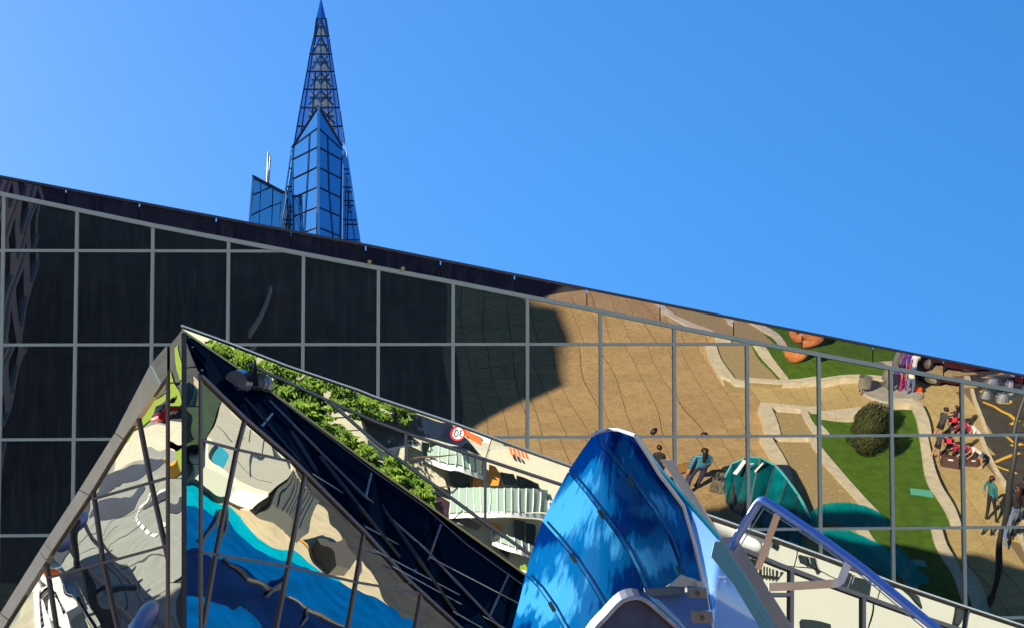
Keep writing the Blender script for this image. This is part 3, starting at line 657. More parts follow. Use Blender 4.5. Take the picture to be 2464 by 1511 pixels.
# ---------------------------------------------------------------- people
PM = {}
def pm(c, r=.8):
    k_ = tuple(round(x, 3) for x in c)
    if k_ not in PM: PM[k_] = mat('cloth_%d' % len(PM), c, r)
    return PM[k_]
SKIN = (.42, .22, .14)
def person(px, face, label, shirt, legs, shoes=(.05, .05, .05), skin=SKIN, hair=(.015, .01, .008), hair_long=0, bend=0., step=.12, short=False, sleeves='long',
           arm=((.12, .0, .82), (-.12, .0, .82)), height=1.7, crouch=0., stripes=None, sit=0.):
    """face: heading angle (0 = facing right in the reflection, 90 = away from the glass). arm: hand targets (fore, out, height)"""
    base = WG(*px); base.z = .03
    a = TZ + math.radians(-face) if e2.y < 0 else TZ + math.radians(face)
    fx_, fy_ = V((math.cos(a), math.sin(a), 0)), V((-math.sin(a), math.cos(a), 0)); s = height / 1.72
    def w(f, o, z): return V((fx_ * f + fy_ * o) * s) + V((0, 0, z * s))
    hz_ = .92 - crouch * .45; sb, cb = math.sin(bend), math.cos(bend)
    def tor(d, o=0, f=0): return (sb * d + f * cb - crouch * .12, o, hz_ + cb * d - f * sb)
    nodes = []; edges = []; lab = []
    def nd(p, r, l): nodes.append((w(*p), r * s)); lab.append(l); return len(nodes) - 1
    def eg(a_, b_): edges.append((a_, b_))
    pel = nd(tor(0), .125, 'L'); wa = nd(tor(.16), .115, 'S'); ch = nd(tor(.36), .135, 'S'); nk0 = nd(tor(.50), .075, 'S'); nk = nd(tor(.56, 0, .01), .05, 'K')
    hd0 = nd(tor(.63, 0, .02), .072, 'K'); hd1 = nd(tor(.71, 0, .02), .088, 'K'); hd2 = nd(tor(.78, 0, .01), .065, 'K'); nose = nd(tor(.69, 0, .115), .012, 'K')
    eg(pel, wa); eg(wa, ch); eg(ch, nk0); eg(nk0, nk); eg(nk, hd0); eg(hd0, hd1); eg(hd1, hd2); eg(hd1, nose)
    segs = []
    for i_, sd in enumerate((1, -1)):
        hip = nd((tor(0)[0], sd * .09, hz_ - .05), .088, 'L')
        kf = (step * sd * .35) + crouch * .35; kz = .50 - crouch * .12
        kn = nd((kf, sd * .11, kz), .062, 'P' if short else 'L'); ft = step * sd - crouch * .02
        an = nd((ft, sd * .11, .09), .040, 'P' if not short is False else 'L'); to = nd((ft + .15, sd * .13, .045), .036, 'F'); he = nd((ft - .05, sd * .11, .045), .036, 'F')
        eg(pel, hip); eg(hip, kn); eg(kn, an); eg(an, to); eg(an, he)
        sh = nd(tor(.46, sd * .185), .062, 'S'); hf, ho, hz2 = arm[i_]; hand = V((hf, sd * (.20 + ho), hz2)); shp = V(tor(.46, sd * .19))
        mid = (shp + hand) / 2 + V((-.06, sd * .025, -.02)); el = nd(tuple(mid), .042, 'A' if sleeves != 'long' else 'S'); ha = nd(tuple(hand), .030, 'H'); 
        dirh = (hand - mid).normalized(); fi = nd(tuple(hand + dirh * .09), .026, 'H'); th = nd(tuple(hand + dirh * .03 + V((.045, 0, 0))), .014, 'H')
        eg(ch, sh); eg(sh, el); eg(el, ha); eg(ha, fi); eg(ha, th)
    me = bpy.data.meshes.new('person'); me.from_pydata([tuple(n_[0]) for n_ in nodes], edges, [])
    o = bpy.data.objects.new('body', me); COL.objects.link(o)
    md = o.modifiers.new('skin', 'SKIN'); 
    for v_, (p_, r_) in zip(me.skin_vertices[0].data, nodes): v_.radius = (r_, r_ * .9)
    me.skin_vertices[0].data[0].use_root = True; md.use_smooth_shade = True
    sb_ = o.modifiers.new('sub', 'SUBSURF'); sb_.levels = 1; sb_.render_levels = 1
    dg = bpy.context.evaluated_depsgraph_get(); me2 = bpy.data.meshes.new_from_object(o.evaluated_get(dg)); o.modifiers.clear(); o.data = me2
    cols = {'S': shirt, 'L': legs, 'P': skin if short else legs, 'K': skin, 'H': skin, 'A': skin if sleeves != 'long' else shirt, 'F': shoes}
    order = list(cols); mats = [pm(cols[k_]) for k_ in order]
    if stripes:
        ms = bpy.data.materials.new('striped_top'); ms.use_nodes = True; t2 = ms.node_tree; wv = t2.nodes.new('ShaderNodeTexWave'); wv.bands_direction = 'Z'; wv.inputs['Scale'].default_value = 5.5
        tc = t2.nodes.new('ShaderNodeTexCoord'); cr = t2.nodes.new('ShaderNodeValToRGB'); cr.color_ramp.interpolation = 'CONSTANT'
        cr.color_ramp.elements[0].color = (*stripes[0], 1); cr.color_ramp.elements[1].position = .5; cr.color_ramp.elements[1].color = (*stripes[1], 1)
        t2.links.new(tc.outputs['Object'], wv.inputs['Vector']); t2.links.new(wv.outputs['Fac'], cr.inputs[0]); t2.links.new(cr.outputs[0], t2.nodes['Principled BSDF'].inputs['Base Color'])
        mats[0] = ms; mats[order.index('A')] = ms
    me2.materials.clear()
    for m_ in mats: me2.materials.append(m_)
    P_ = [n_[0] for n_ in nodes]
    for f in me2.polygons:
        c = f.center; best = (9e9, 0)
        for (a_, b_) in edges:
            A_, B_ = P_[a_], P_[b_]; d_ = B_ - A_; t_2 = max(0, min(1, (c - A_).dot(d_) / max(d_.length_squared, 1e-9))); q = (c - A_ - d_ * t_2).length / max(.03, (nodes[a_][1] + nodes[b_][1]) / 2)
            if q < best[0]: best = (q, lab[b_] if t_2 > (.45 if lab[b_] in 'PALH' else .3) else lab[a_])
        f.material_index = order.index(best[1]); f.use_smooth = True
    par = empty('person', base, label, 'person'); o.parent = par; ORG[o.name] = base
    # hair
    hc = base + w(*tor(.72, 0, -.005)); hb = MB(); bm2 = bmesh.new(); bmesh.ops.create_uvsphere(bm2, u_segments=14, v_segments=9, radius=.108 * s)
    hv = []
    fwd = (fx_ * cb - V((0, 0, sb))).normalized()
    for v_ in bm2.verts:
        p_ = v_.co.copy(); 
        if p_.dot(fwd) > .02 * s and p_.z < .055 * s: p_ *= .62
        hv.append(hc + p_ + V((0, 0, .015 * s)))
    hb.add(hv, [[v_.index for v_ in f.verts] for f in bm2.faces]); bm2.free()
    if hair_long:
        L_ = hair_long; back = -fwd
        hb.tube([hc + back * .03 + V((0, 0, .05)), hc + back * .07 - V((0, 0, .08)), hc + back * .085 - V((0, 0, L_ * .6)), hc + back * .08 - V((0, 0, L_))], .085 * s, 9, r2=.035)
    hb.obj('hair', pm(hair, .5), par, True)
    ey = MB()
    for sd in (-1, 1):
        c = base + w(*tor(.715, sd * .032, .093)); ey.box(c, .014 * s, .018 * s, .012 * s, a)
    ey.box(base + w(*tor(.655, 0, .088)), .01, .045 * s, .008, a)
    ey.obj('face_features', pm((.03, .015, .015)), par)
    return par, w, base
person((2190, 967), 80, 'man in white t-shirt and blue jeans seen from the back beside the arch', (.75, .75, .72), (.10, .19, .38), (.7, .7, .7), sleeves='s', short=False, arm=((.2, -.05, 1.05), (-.05, .0, .85)), height=1.8)
person((2170, 957), 250, 'woman in purple top and magenta trousers next to the man in white', (.09, .03, .33), (.45, .01, .22), arm=((.25, -.1, 1.45), (.1, 0, .9)), hair=(.03, .015, .01), hair_long=.2)
person((2148, 957), 255, 'visitor in violet jacket and black trousers under the metal arch', (.10, .03, .30), (.012, .01, .02), arm=((.2, -.1, 1.4), (.15, 0, .9)), hair=(.06, .03, .015))
person((2247, 1110), 15, 'man in grey t-shirt, black shorts and green shoes standing on the walk', (.045, .05, .06), (.01, .01, .012), (.05, .25, .12), short=True, sleeves='s', bend=.08, arm=((.22, -.05, .88), (.18, 0, .8)), height=1.82)
person((2285, 1092), 150, 'woman with long dark hair, purple top and navy leggings reading a pink sheet', (.06, .015, .07), (.012, .018, .05), hair_long=.42, bend=.1, arm=((.32, -.08, 1.15), (.28, -.05, 1.1)), step=-.2)
person((2322, 1108), 150, 'crouching woman in red and black top between the two suitcases', (.35, .01, .06), (.01, .01, .015), bend=.9, crouch=.75, hair_long=.25, arm=((.5, -.05, .45), (.45, -.1, .4)))
person((2350, 1134), 165, 'person in white hooded top and blue denim shorts bending over a suitcase', (.70, .68, .70), (.10, .14, .32), (.6, .5, .45), short=True, sleeves='s', bend=1.0, arm=((.62, -.05, .62), (.55, 0, .6)), hair_long=.15)
person((2367, 1277), 20, 'woman in teal jacket and black trousers left of the lamp post', (.02, .16, .18), (.01, .012, .018), hair_long=.22, hair=(.03, .012, .008))
person((2418, 1296), 85, 'woman in black leather jacket and blue jeans with long brown hair', (.015, .017, .022), (.11, .18, .36), (.4, .25, .2), hair_long=.4, hair=(.05, .02, .01), step=.25)
person((2440, 1276), 255, 'man with curly dark hair and black coat facing the woman in jeans', (.012, .012, .016), (.02, .02, .03), hair=(.025, .015, .01), height=1.82)
person((1576, 1178), 95, 'man in dark jumper with a shoulder strap walking away beside the blue fin', (.02, .022, .03), (.02, .02, .03), hair=(.01, .008, .006), height=1.78)
pw, pwf, pb_ = person((1655, 1178), 95, 'woman in blue and turquoise striped jumper with waist-long dark hair', (.1, .3, .5), (.03, .03, .08), hair_long=.5, hair=(.012, .007, .006), stripes=((.03, .03, .20), (.05, .34, .45)), height=1.72)
bagm = mat('tan_leather', (.30, .16, .05), .5)
def bag(name, px, sx, sy, sz, z, m, label, cat, ang=0.):
    c = WG(*px); t = empty(name, V((c.x, c.y, z)), label, cat)
    MB().box((c.x, c.y, z + sz / 2), sx, sy, sz, TZ + ang).obj('bag_body', m, t)
    MB().tube([(c.x - sx * .3, c.y, z + sz), (c.x, c.y, z + sz + .12), (c.x + sx * .3, c.y, z + sz)], .012, 6).obj('handle', m, t)
    return t
bag('shoulder_bag', (1636, 1177), .30, .14, .32, .80, bagm, 'tan leather bag hanging at the striped woman\'s left side', 'bag')
cs_ = mat('brown_suitcase', (.085, .05, .055), .5); wh_ = M['white']
for q, (px, lab_) in enumerate((((2284, 1122), 'brown suitcase with a white oval emblem, left of the pair'), ((2328, 1128), 'brown suitcase with a white oval emblem under the bending person'))):
    c = WG(*px); t = empty('suitcase', V((c.x, c.y, .03)), lab_, 'suitcase', 'brown suitcases on the walk')
    MB().box((c.x, c.y, .28), .50, .20, .54, TZ + .1).obj('shell', cs_, t)
    ov = MB(); ce = V((c.x, c.y, .42)) - e2 * .108
    ov.slab([ce + e1 * (.10 * math.cos(k_ * math.pi / 8)) + V((0, 0, .045 * math.sin(k_ * math.pi / 8))) for k_ in range(16)], -e2 * .006); ov.obj('emblem', wh_, t)
    MB().tube([V((c.x, c.y, .55)) - e1 * .1, V((c.x, c.y, .60)), V((c.x, c.y, .55)) + e1 * .1], .012, 6).obj('handle', M['black'], t)
bag('carrier_bag', (2207, 955), .34, .22, .34, .03, mat('orange_bag', (.75, .09, .01), .6), 'bright orange carrier bag on the ground beside the man in white', 'bag')
pk = WG(2268, 1105); setp(MB().box((pk.x + .1, pk.y, 1.12), .36, .02, .26, TZ + .1).obj('pink_sheet', mat('pink_paper', (.75, .03, .09), .7)), 'bright pink sheet held between the man in shorts and the woman', 'sheet')

# teal acrylic shell with white ribs in front of the glass, and its low ribbon over the lawn
shell = empty('teal_canopy', WG(1830, 1260), 'low teal acrylic canopy with white ribs standing on the plaza by the cobbled path', 'canopy')
tealg = bpy.data.materials.new('teal_sheet'); tealg.use_nodes = True; t3 = tealg.node_tree; t3.nodes.clear()
a3 = t3.nodes.new('ShaderNodeBsdfTransparent'); a3.inputs[0].default_value = (.25, .9, .95, 1); b3 = t3.nodes.new('ShaderNodeBsdfDiffuse'); b3.inputs[0].default_value = (.0, .38, .42, 1)
c3 = t3.nodes.new('ShaderNodeMixShader'); c3.inputs[0].default_value = .38; d3 = t3.nodes.new('ShaderNodeOutputMaterial')
t3.links.new(a3.outputs[0], c3.inputs[1]); t3.links.new(b3.outputs[0], c3.inputs[2]); t3.links.new(c3.outputs[0], d3.inputs[0])
ribm = M['white']
def WGz(x, y, z): return WG(x, y, z)
# canopy: half-dome of sheets, traced by ridge heights
cpx = [(1718, 1150, .9), (1738, 1105, 1.5), (1775, 1082, 1.9), (1815, 1088, 1.9), (1850, 1120, 1.6), (1885, 1170, 1.3), (1915, 1215, 1.0), (1950, 1260, .7)]
bpx = [(1722, 1190, .1), (1735, 1215, .1), (1760, 1240, .1), (1790, 1262, .1), (1825, 1285, .1), (1860, 1305, .1), (1900, 1325, .1), (1935, 1345, .1)]
dteal = mat('dark_teal_sheet', (.0, .075, .10), .12, noise_amt=.7, noise_scale=1.6)
tealg2 = mat('mid_teal_sheet', (.0, .13, .16), .12, noise_amt=.6, noise_scale=2.2); tealrib = mat('canopy_rib', (.0, .04, .05), .4); tealrib2 = mat('canopy_rim', (.10, .45, .50), .3)
for q in range(7):
    A_, B_, C_, D_ = WGz(*cpx[q]), WGz(*cpx[q + 1]), WGz(*bpx[q + 1]), WGz(*bpx[q])
    MB().slab([A_, B_, C_, D_], V((0, 0, -.02))).obj('canopy_sheet', dteal if q % 2 else tealg2, shell)
    MB().bar(A_ + V((0, 0, .02)), D_ + V((0, 0, .02)), .05, .05).obj('rib', tealrib, shell)
    MB().bar(A_ + V((0, 0, .02)), B_ + V((0, 0, .02)), .05, .05).obj('rim', tealrib2, shell)
for (a_, c_) in (((ZU(1040, 1345)), ZU(940, 1500)), (ZU(1100, 1405), ZU(1050, 1470)), (ZU(1185, 1400), ZU(1130, 1490))): 
    MB().bar(WG(*a_, 1.95), WG(*c_, 1.5), .14, .05).obj('rib', ribm, shell)
ribbon = empty('teal_ribbon', WG(2100, 1350), 'clear turquoise sheet curving low over the lower lawn and kerb', 'canopy')
rb = [(1935, 1262), (1960, 1245), (2000, 1232), (2040, 1235), (2085, 1252), (2125, 1275), (2165, 1320), (2200, 1370), (2235, 1400), (2238, 1420), (2190, 1425), (2160, 1400), (2130, 1380), (2115, 1360), (2070, 1330), (2040, 1300), (1990, 1285)]
o = prism('sheet', [WG(x, y, .62) for x, y in rb], .62, .63, tealg, ribbon)
for a_, c_ in (((2045, 1238), (2070, 1330)), ((1960, 1250), (1985, 1283)), ((2015, 1236), (2040, 1300)), ((2085, 1254), (2085, 1340)), ((2205, 1378), (2170, 1405)), ((1985, 1236), (1995, 1285)), ((2125, 1277), (2100, 1348)), ((2180, 1345), (2150, 1395))):
    MB().bar(WG(*a_, .60), WG(*c_, .60), .04, .04).obj('rib', mat('teal_rib', (.0, .12, .14), .4), ribbon)
for x, y in ((1945, 1260), (2120, 1290), (2210, 1410), (2060, 1320)):
    p_ = WG(x, y, .6); MB().tube([V((p_.x, p_.y, 0)), p_], .02, 6).obj('foot', M['steel'], ribbon)
# added dark sheet that paints deeper shade at left, with pale curved edging
dfm = mat('shade_sheet_dark', (.15, .095, .075), .85, noise_amt=.3, noise_scale=.6)
setp(prism('shade_sheet', [WG(-700, 1400), WG(-500, 380), WG(380, 500), WG(1060, 620), WG(1082, 800), WG(1095, 1000), WG(1100, 1400)], .0, .045, dfm), kind='structure')
eg_ = empty('curved_edging', WG(620, 760), 'thin pale curved kerb sliver in the dark glass above the canopy peak', 'kerb')
ep = [WG(*p) for p in ((632, 705), (628, 740), (618, 780), (602, 815), (590, 840))]
for a, c in zip(ep, ep[1:]):
    d = c - a; m_ = (a + c) / 2; MB().box((m_.x, m_.y, .25), d.length, .12, .4, math.atan2(d.y, d.x)).obj('kerb_stone', M['curb'], eg_)
# rocks and handrail beside the canopy
rk_ = MB(); bmx = bmesh.new(); bmesh.ops.create_icosphere(bmx, subdivisions=3, radius=1.)
for (x, y, r_) in ((1722, 1175, .55), (1745, 1168, .42), (1705, 1178, .35)):
    c = WG(x, y); b0 = len(rk_.v)
    rk_.add([c + V((v.co.x, v.co.y, v.co.z * .7 + .3)) * r_ * (1 + .35 * noise.noise(v.co * 1.7 + V((x, 0, 0)))) for v in bmx.verts], [[v.index for v in f.verts] for f in bmx.faces])
bmx.free(); setp(rk_.obj('rock', mat('grey_rock', (.12, .11, .09), .9, noise_amt=.5, noise_scale=6, bump=.6)), 'rough grey boulders clustered at the left foot of the canopy', 'rocks')
hr = empty('plaza_handrail', WG(1715, 1175), 'thin dark handrail climbing beside the boulders', 'handrail')
h1, h2, h3 = WG(1688, 1150, .9), WG(1716, 1116, .9), WG(1760, 1235, .4)
MB().tube([h1, h2, h3], .03, 8).obj('rail', M['darksteel'], hr); MB().tube([WG(1700, 1170), WG(1700, 1135, .9)], .025, 6).obj('post', M['darksteel'], hr)
MB().tube([WG(1690, 1152, .6), WG(1712, 1150, .6)], .02, 6).obj('rail', M['darksteel'], hr)

# ---------------------------------------------------------------- masses that shade the left of the plaza; unseen tower added, shaped from its shadow
tower = empty('shadow_caster', V((-31, 32, 0)), 'unseen dark tower mass added beyond the left end of the hall to cast the plaza shadow', 'building')
def sunpt(px):        # where the sun ray to this shadow point crosses the caster's front
    g_ = WG(*px); k_ = (27 - g_.y) / SD.y; return g_ + SD * k_
sil = [sunpt(p) for p in ((760, 1120), (1100, 1010), (1270, 940), (1385, 905), (1365, 820), (1345, 760), (1285, 745), (1250, 715))]
sil = [V((-44, 27, 0)), V((sil[0].x, 27, 0))] + sil + [V((sil[-1].x - 4, 27, sil[-1].z + 14)), V((-44, 27, sil[-1].z + 18))]
MB().slab(sil, V((SD.x, SD.y, 0)).normalized() * 12).obj('wall', M['body'], tower)
pav = empty('dark_office_block', V((-19, -7, 0)), 'dark grey office block on the left side of the plaza', 'building')
dk = mat('dark_render', (.50, .37, .40), .8, noise_amt=.2)
px0, px1, py0, py1, ph = -28., -11.2, -17., 1.5, 23.5
MB().box(((px0 + px1) / 2, (py0 + py1) / 2, ph / 2), px1 - px0, py1 - py0, ph).obj('wall', dk, pav)
wd = mat('dark_window', (.004, .004, .006), .08); lf = mat('pale_frame', (.45, .36, .36), .7)
for fl_ in range(7):
    for w_ in range(4):
        c = V((px1, py0 + 2.4 + w_ * 4.5, 1.9 + fl_ * 3.3))
        wn = MB().box(c, .06, 2.2, 1.9).obj('window', wd, pav)
        MB().box(c + V((.04, 0, -1.05)), .22, 2.5, .16).obj('sill', lf, pav)
    if fl_: MB().box((px1 + .05, (py0 + py1) / 2, fl_ * 3.3 - .2), .12, py1 - py0, .35).obj('floor_band', lf, pav)
# ---------------------------------------------------------------- faceted mirror canopy in front of the hall
def mir_pl(an, lean, yaw):
    l, y_ = R(lean), R(yaw); return P(*an), V((math.sin(y_) * math.cos(l), -math.cos(y_) * math.cos(l), -math.sin(l)))
A0 = P(443, 800, 13.0); B0 = P(443, 1560, 13.27); uE = (B0 - A0).normalized()
def roty(yaw):
    h0 = V((math.sin(R(yaw)), -math.cos(R(yaw)), 0)); return (h0 - uE * h0.dot(uE)).normalized()
LN, MN = roty(-28), roty(39.5)
UQ, UN = mir_pl((443, 800, 16.0), 16, 8)
RQ, RN = mir_pl((2000, 1400, 9.6), 15, 25)
M['cm'] = mirror('polished_mirror_steel', (.50, .50, .45), 0.0, (.004, .005, .006))
M['cm2'] = mirror('polished_mirror_steel_low', (.27, .275, .26), 0.0, (.004, .005, .006))
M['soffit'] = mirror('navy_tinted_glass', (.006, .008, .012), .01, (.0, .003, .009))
M['cmull'] = mat('violet_grey_frame', (.12, .115, .14), .4, .2)
M['coping'] = mirror('satin_coping', (.60, .58, .54), .22, (.04, .038, .035), dirt=.12)
M['gold'] = mat('brass_edge_trim', (.32, .27, .14), .35, .5)
def facet(name, px, q, n, m, parent, wob=.00045, fr_=2.2, seed=0, cuts=5, off=0.):
    bm_ = bmesh.new(); f = on_plane(q, n); vs = [bm_.verts.new(f(x, y, off)) for x, y in px]
    bm_.faces.new(vs); bmesh.ops.triangulate(bm_, faces=bm_.faces[:]); 
    bmesh.ops.subdivide_edges(bm_, edges=bm_.edges[:], cuts=cuts, use_grid_fill=True)
    bmesh.ops.triangulate(bm_, faces=bm_.faces[:])
    bmesh.ops.subdivide_edges(bm_, edges=bm_.edges[:], cuts=2, use_grid_fill=True)
    a = n.cross(V((0, 0, 1))).normalized(); b_ = n.cross(a)
    for v in bm_.verts:
        u_, w_ = v.co.dot(a), v.co.dot(b_)
        v.co += n * (wob * noise.noise(V((u_ * fr_ + seed * 7.3, w_ * fr_, seed))) + wob * .35 * noise.noise(V((u_ * fr_ * 2.6, w_ * fr_ * 2.6 + 5, seed))))
    c = sum((v.co for v in bm_.verts), V()) / len(bm_.verts)
    fs = []
    for fa in bm_.faces:
        ids = [v.index for v in fa.verts]
    bm_.verts.index_update()
    vl = [v.co.copy() for v in bm_.verts]
    for fa in bm_.faces:
        ids = [v.index for v in fa.verts]
        if fa.normal.dot(n) < 0 and (vl[ids[1]] - vl[ids[0]]).cross(vl[ids[2]] - vl[ids[0]]).dot(n) < 0: ids = ids[::-1]
        fs.append(ids)
    bm_.free(); return mesh(name, vl, fs, m, parent, True)
can = empty('mirror_canopy', V((0, 12, 0)), 'faceted mirror-glass canopy with a sharp peak at left and long falling ridge', 'canopy')
def mbar(px, q, n, w=.022, d=.016, m=None, name='mullion', off=.010, parent=None):
    w *= .8
    f = on_plane(q, n); b = MB()
    for a, c in zip(px, px[1:]): b.bar(f(*a, off), f(*c, off), w, d, n)
    return b.obj(name, m or M['cmull'], parent or can)
cells = [[(402, 903), (331, 1003), (358, 1160), (402, 1149)], [(331, 1003), (222, 1180), (226, 1199), (358, 1160)], [(358, 1160), (226, 1199), (246, 1354), (394, 1314)],
         [(402, 1149), (358, 1160), (394, 1314), (402, 1312)], [(222, 1178), (110, 1349), (113, 1390), (246, 1354)], [(402, 1312), (246, 1354), (300, 1600), (402, 1600)],
         [(246, 1354), (113, 1390), (148, 1600), (300, 1600)], [(110, 1349), (-60, 1620), (148, 1600), (113, 1390)]]
for q, c in enumerate(cells): facet('mirror_pane', c, A0, LN, M['cm'], can, seed=q, wob=.0007)
for c in ([(331, 1003), (361, 1160), (402, 1344)], [(222, 1180), (246, 1354), (300, 1600)], [(109, 1352), (148, 1600)], [(226, 1199), (402, 1149)], [(113, 1390), (246, 1354), (402, 1312)]):
    mbar(c, A0, LN)
mbar([(403, 890), (403, 1600)], A0, LN, .022); mbar([(402, 903), (331, 1003), (222, 1180), (110, 1349), (-60, 1620)], A0, LN, .026)
# stone coping pieces down the left slope
cop = [((402, 845), (402, 903)), ((361, 877), (385, 925)), ((276, 1041), (296, 1062)), ((190, 1178), (216, 1206)), ((110, 1300), (128, 1322)), ((98, 1322), (116, 1342)), ((0, 1478), (28, 1490)), ((-90, 1620), (-60, 1630))]
fL = on_plane(A0, LN)
inn = [(402, 903), (385, 925), (296, 1055), (214, 1190), (124, 1325), (112, 1346), (20, 1490), (-66, 1630)]
out = [(402, 830), (361, 877), (276, 1041), (190, 1178), (106, 1306), (94, 1325), (0, 1475), (-92, 1620)]
for q in range(1, 7):
    pts = [out[q], out[q + 1], inn[q + 1], inn[q]]; P3 = [fL(x, y, .03) for x, y in pts]; c = sum(P3, V()) / 4; P3 = [c + (p - c) * .988 for p in P3]
    MB().slab(P3, -LN * .10).obj('coping_stone', M['coping'], can)
facet('mirror_pane', [out[0], out[1], inn[1], inn[0]], A0, LN, M['cm'], can, off=.02, seed=40)
# corner strips
for q, c in enumerate(([(441, 790), (404, 836), (404, 976), (441, 976)], [(441, 979), (404, 979), (404, 1149), (441, 1149)], [(441, 1151), (404, 1151), (404, 1400), (441, 1400)], [(441, 1402), (404, 1402), (404, 1600), (441, 1600)])):
    facet('corner_pane', c, A0, LN, M['cm'], can, seed=20 + q, wob=.001, off=.006)
for q, c in enumerate(([(445, 815), (458, 850), (470, 880), (445, 884)], [(445, 886), (472, 884), (481, 905), (481, 976), (445, 976)], [(445, 979), (481, 979), (481, 1115), (445, 1115)], [(445, 1117), (481, 1117), (481, 1327), (445, 1327)], [(445, 1329), (481, 1329), (481, 1600), (445, 1600)])):
    facet('corner_pane', c, A0, MN, M['cm'], can, seed=30 + q, wob=.001, off=.006)
mbar([(443, 800), (443, 1600)], A0, LN, .012, .04, M['black'], 'corner_joint'); mbar([(484, 905), (484, 1600)], A0, MN, .026)
mcells = [[(484, 903), (592, 1008), (572, 1081), (484, 1058)], [(592, 1008), (712, 1112), (572, 1081)], [(484, 1058), (572, 1081), (521, 1334), (484, 1327)],
          [(572, 1081), (712, 1112), (737, 1135), (695, 1362), (521, 1334)], [(737, 1135), (878, 1280), (858, 1400), (695, 1362)], [(878, 1280), (985, 1397), (1022, 1428), (858, 1400)],
          [(484, 1327), (521, 1334), (485, 1540)], [(521, 1334), (695, 1362), (650, 1600), (484, 1600), (485, 1540)], [(695, 1362), (858, 1400), (822, 1600), (650, 1600)],
          [(858, 1400), (1022, 1428), (985, 1600), (822, 1600)], [(1022, 1428), (1110, 1511), (1190, 1600), (985, 1600)]]
for q, c in enumerate(mcells): facet('mirror_pane', c, A0, MN, M['cm'], can, seed=50 + q, wob=.0006)
for c in ([(484, 1058), (572, 1081), (712, 1112)], [(484, 1327), (521, 1334), (695, 1362), (858, 1400), (1022, 1428)], [(592, 1008), (572, 1081), (521, 1334), (485, 1540)], [(737, 1135), (695, 1362), (650, 1600)], [(878, 1280), (858, 1400), (822, 1600)], [(1016, 1424), (985, 1600)]):
    mbar(c, A0, MN, .024)
Mb = [(455, 840), (484, 903), (592, 1008), (702, 1103), (883, 1284), (978, 1390), (1110, 1511), (1190, 1600)]
mbar(Mb[1:], A0, MN, .024, .03, None, 'sloping_frame', .02)
# upper facets with the reflection of the street behind
Ted = [(436, 784), (549, 825), (692, 881), (860, 938), (902, 955), (1096, 1019), (1184, 1052), (1281, 1088), (1377, 1122), (1450, 1150)]
M1 = [(438, 791), (599, 876), (692, 918), (790, 963), (902, 1013), (977, 1041), (1168, 1104), (1349, 1164), (1450, 1198)]
M2 = [(790, 963), (902, 1061), (977, 1116), (1168, 1257), (1277, 1333), (1450, 1460)]
Ged = [(438, 795), (585, 895), (692, 972), (902, 1126), (1035, 1220), (1256, 1377), (1450, 1510)]
uc = [Ted[:4] + [(862, 995), (790, 963), (692, 918), (599, 876), (438, 791)], Ted[3:7] + [(1168, 1104), (977, 1041), (902, 1013), (862, 995)], Ted[6:] + [(1450, 1198), (1349, 1164), (1168, 1104)],
      [(790, 963), (902, 1013), (977, 1041), (977, 1116), (902, 1061)], [(977, 1041), (1168, 1104), (1168, 1257), (977, 1116)], [(1168, 1104), (1349, 1164), (1450, 1198), (1450, 1460), (1277, 1333), (1168, 1257)],
      M1[:4] + [(902, 1061), (902, 1126), (692, 972), (585, 895)], [(902, 1061), (977, 1116), (1168, 1257), (1277, 1333), (1450, 1460), (1450, 1510), (1256, 1377), (1035, 1220), (902, 1126)]]
for q, c in enumerate(uc): facet('mirror_pane', c, UQ, UN, M['cm'], can, seed=70 + q, wob=.00016, off=(.0, .0, .0, -.0, 0, 0, 0, 0)[q])
mbar(M1[1:], UQ, UN, .026); mbar(M2, UQ, UN, .028); mbar(Ged, UQ, UN, .020, .05, M['gold'], 'edge_trim', .02); mbar(Ted, UQ, UN, .016, .05, M['steel'], 'edge_trim', .01)
mbar([(977, 1041), (977, 1116)], UQ, UN, .024); mbar([(1168, 1104), (1168, 1257)], UQ, UN, .024); mbar([(860, 938), (862, 995)], UQ, UN, .006); mbar([(1184, 1052), (1168, 1104)], UQ, UN, .008)
# navy soffit between the upper facets and the main one
fU, fM = on_plane(UQ, UN), on_plane(A0, MN)
Gp = [fU(*p) for p in Ged]; Mp = [fM(*p) for p in (Mb[0], Mb[1], Mb[2], Mb[3], Mb[4], Mb[5], Mb[6], Mb[7])]
Gs = [Gp[0], Gp[0].lerp(Gp[1], .45), Gp[1], Gp[2], Gp[3], Gp[4], Gp[5], Gp[6]]
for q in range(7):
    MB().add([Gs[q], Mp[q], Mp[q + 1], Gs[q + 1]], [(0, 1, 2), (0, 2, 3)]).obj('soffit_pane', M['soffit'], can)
def sof(x, y, off=.0):      # point on the soffit sheet under a sight line
    d = ray(x, y); best = None
    for q in range(7):
        for tri in ((Gs[q], Mp[q], Mp[q + 1]), (Gs[q], Mp[q + 1], Gs[q + 1])):
            n_ = (tri[1] - tri[0]).cross(tri[2] - tri[0]).normalized(); h = hitp(CAM, d, tri[0], n_)
            c_ = sum(tri, V()) / 3; e_ = (h - c_).length
            if best is None or e_ < best[0]: best = (e_, h, n_)
    return best[1] - d * off
def sbar(px, w, m=None, name='soffit_rib'):
    pts = []
    for a, c in zip(px, px[1:]):
        for k_ in range(4): pts.append((a[0] + (c[0] - a[0]) * k_ / 4, a[1] + (c[1] - a[1]) * k_ / 4))
    pts.append(px[-1]); b = MB(); b.tube([sof(x, y, .03) for x, y in pts], w / 2, 6); return b.obj(name, m or M['cmull'], can)
sbar([(649, 965), (878, 1194), (1022, 1319), (1204, 1510), (1260, 1560)], .024); sbar([(662, 953), (893, 1128), (1022, 1219), (1123, 1309), (1256, 1405)], .010)
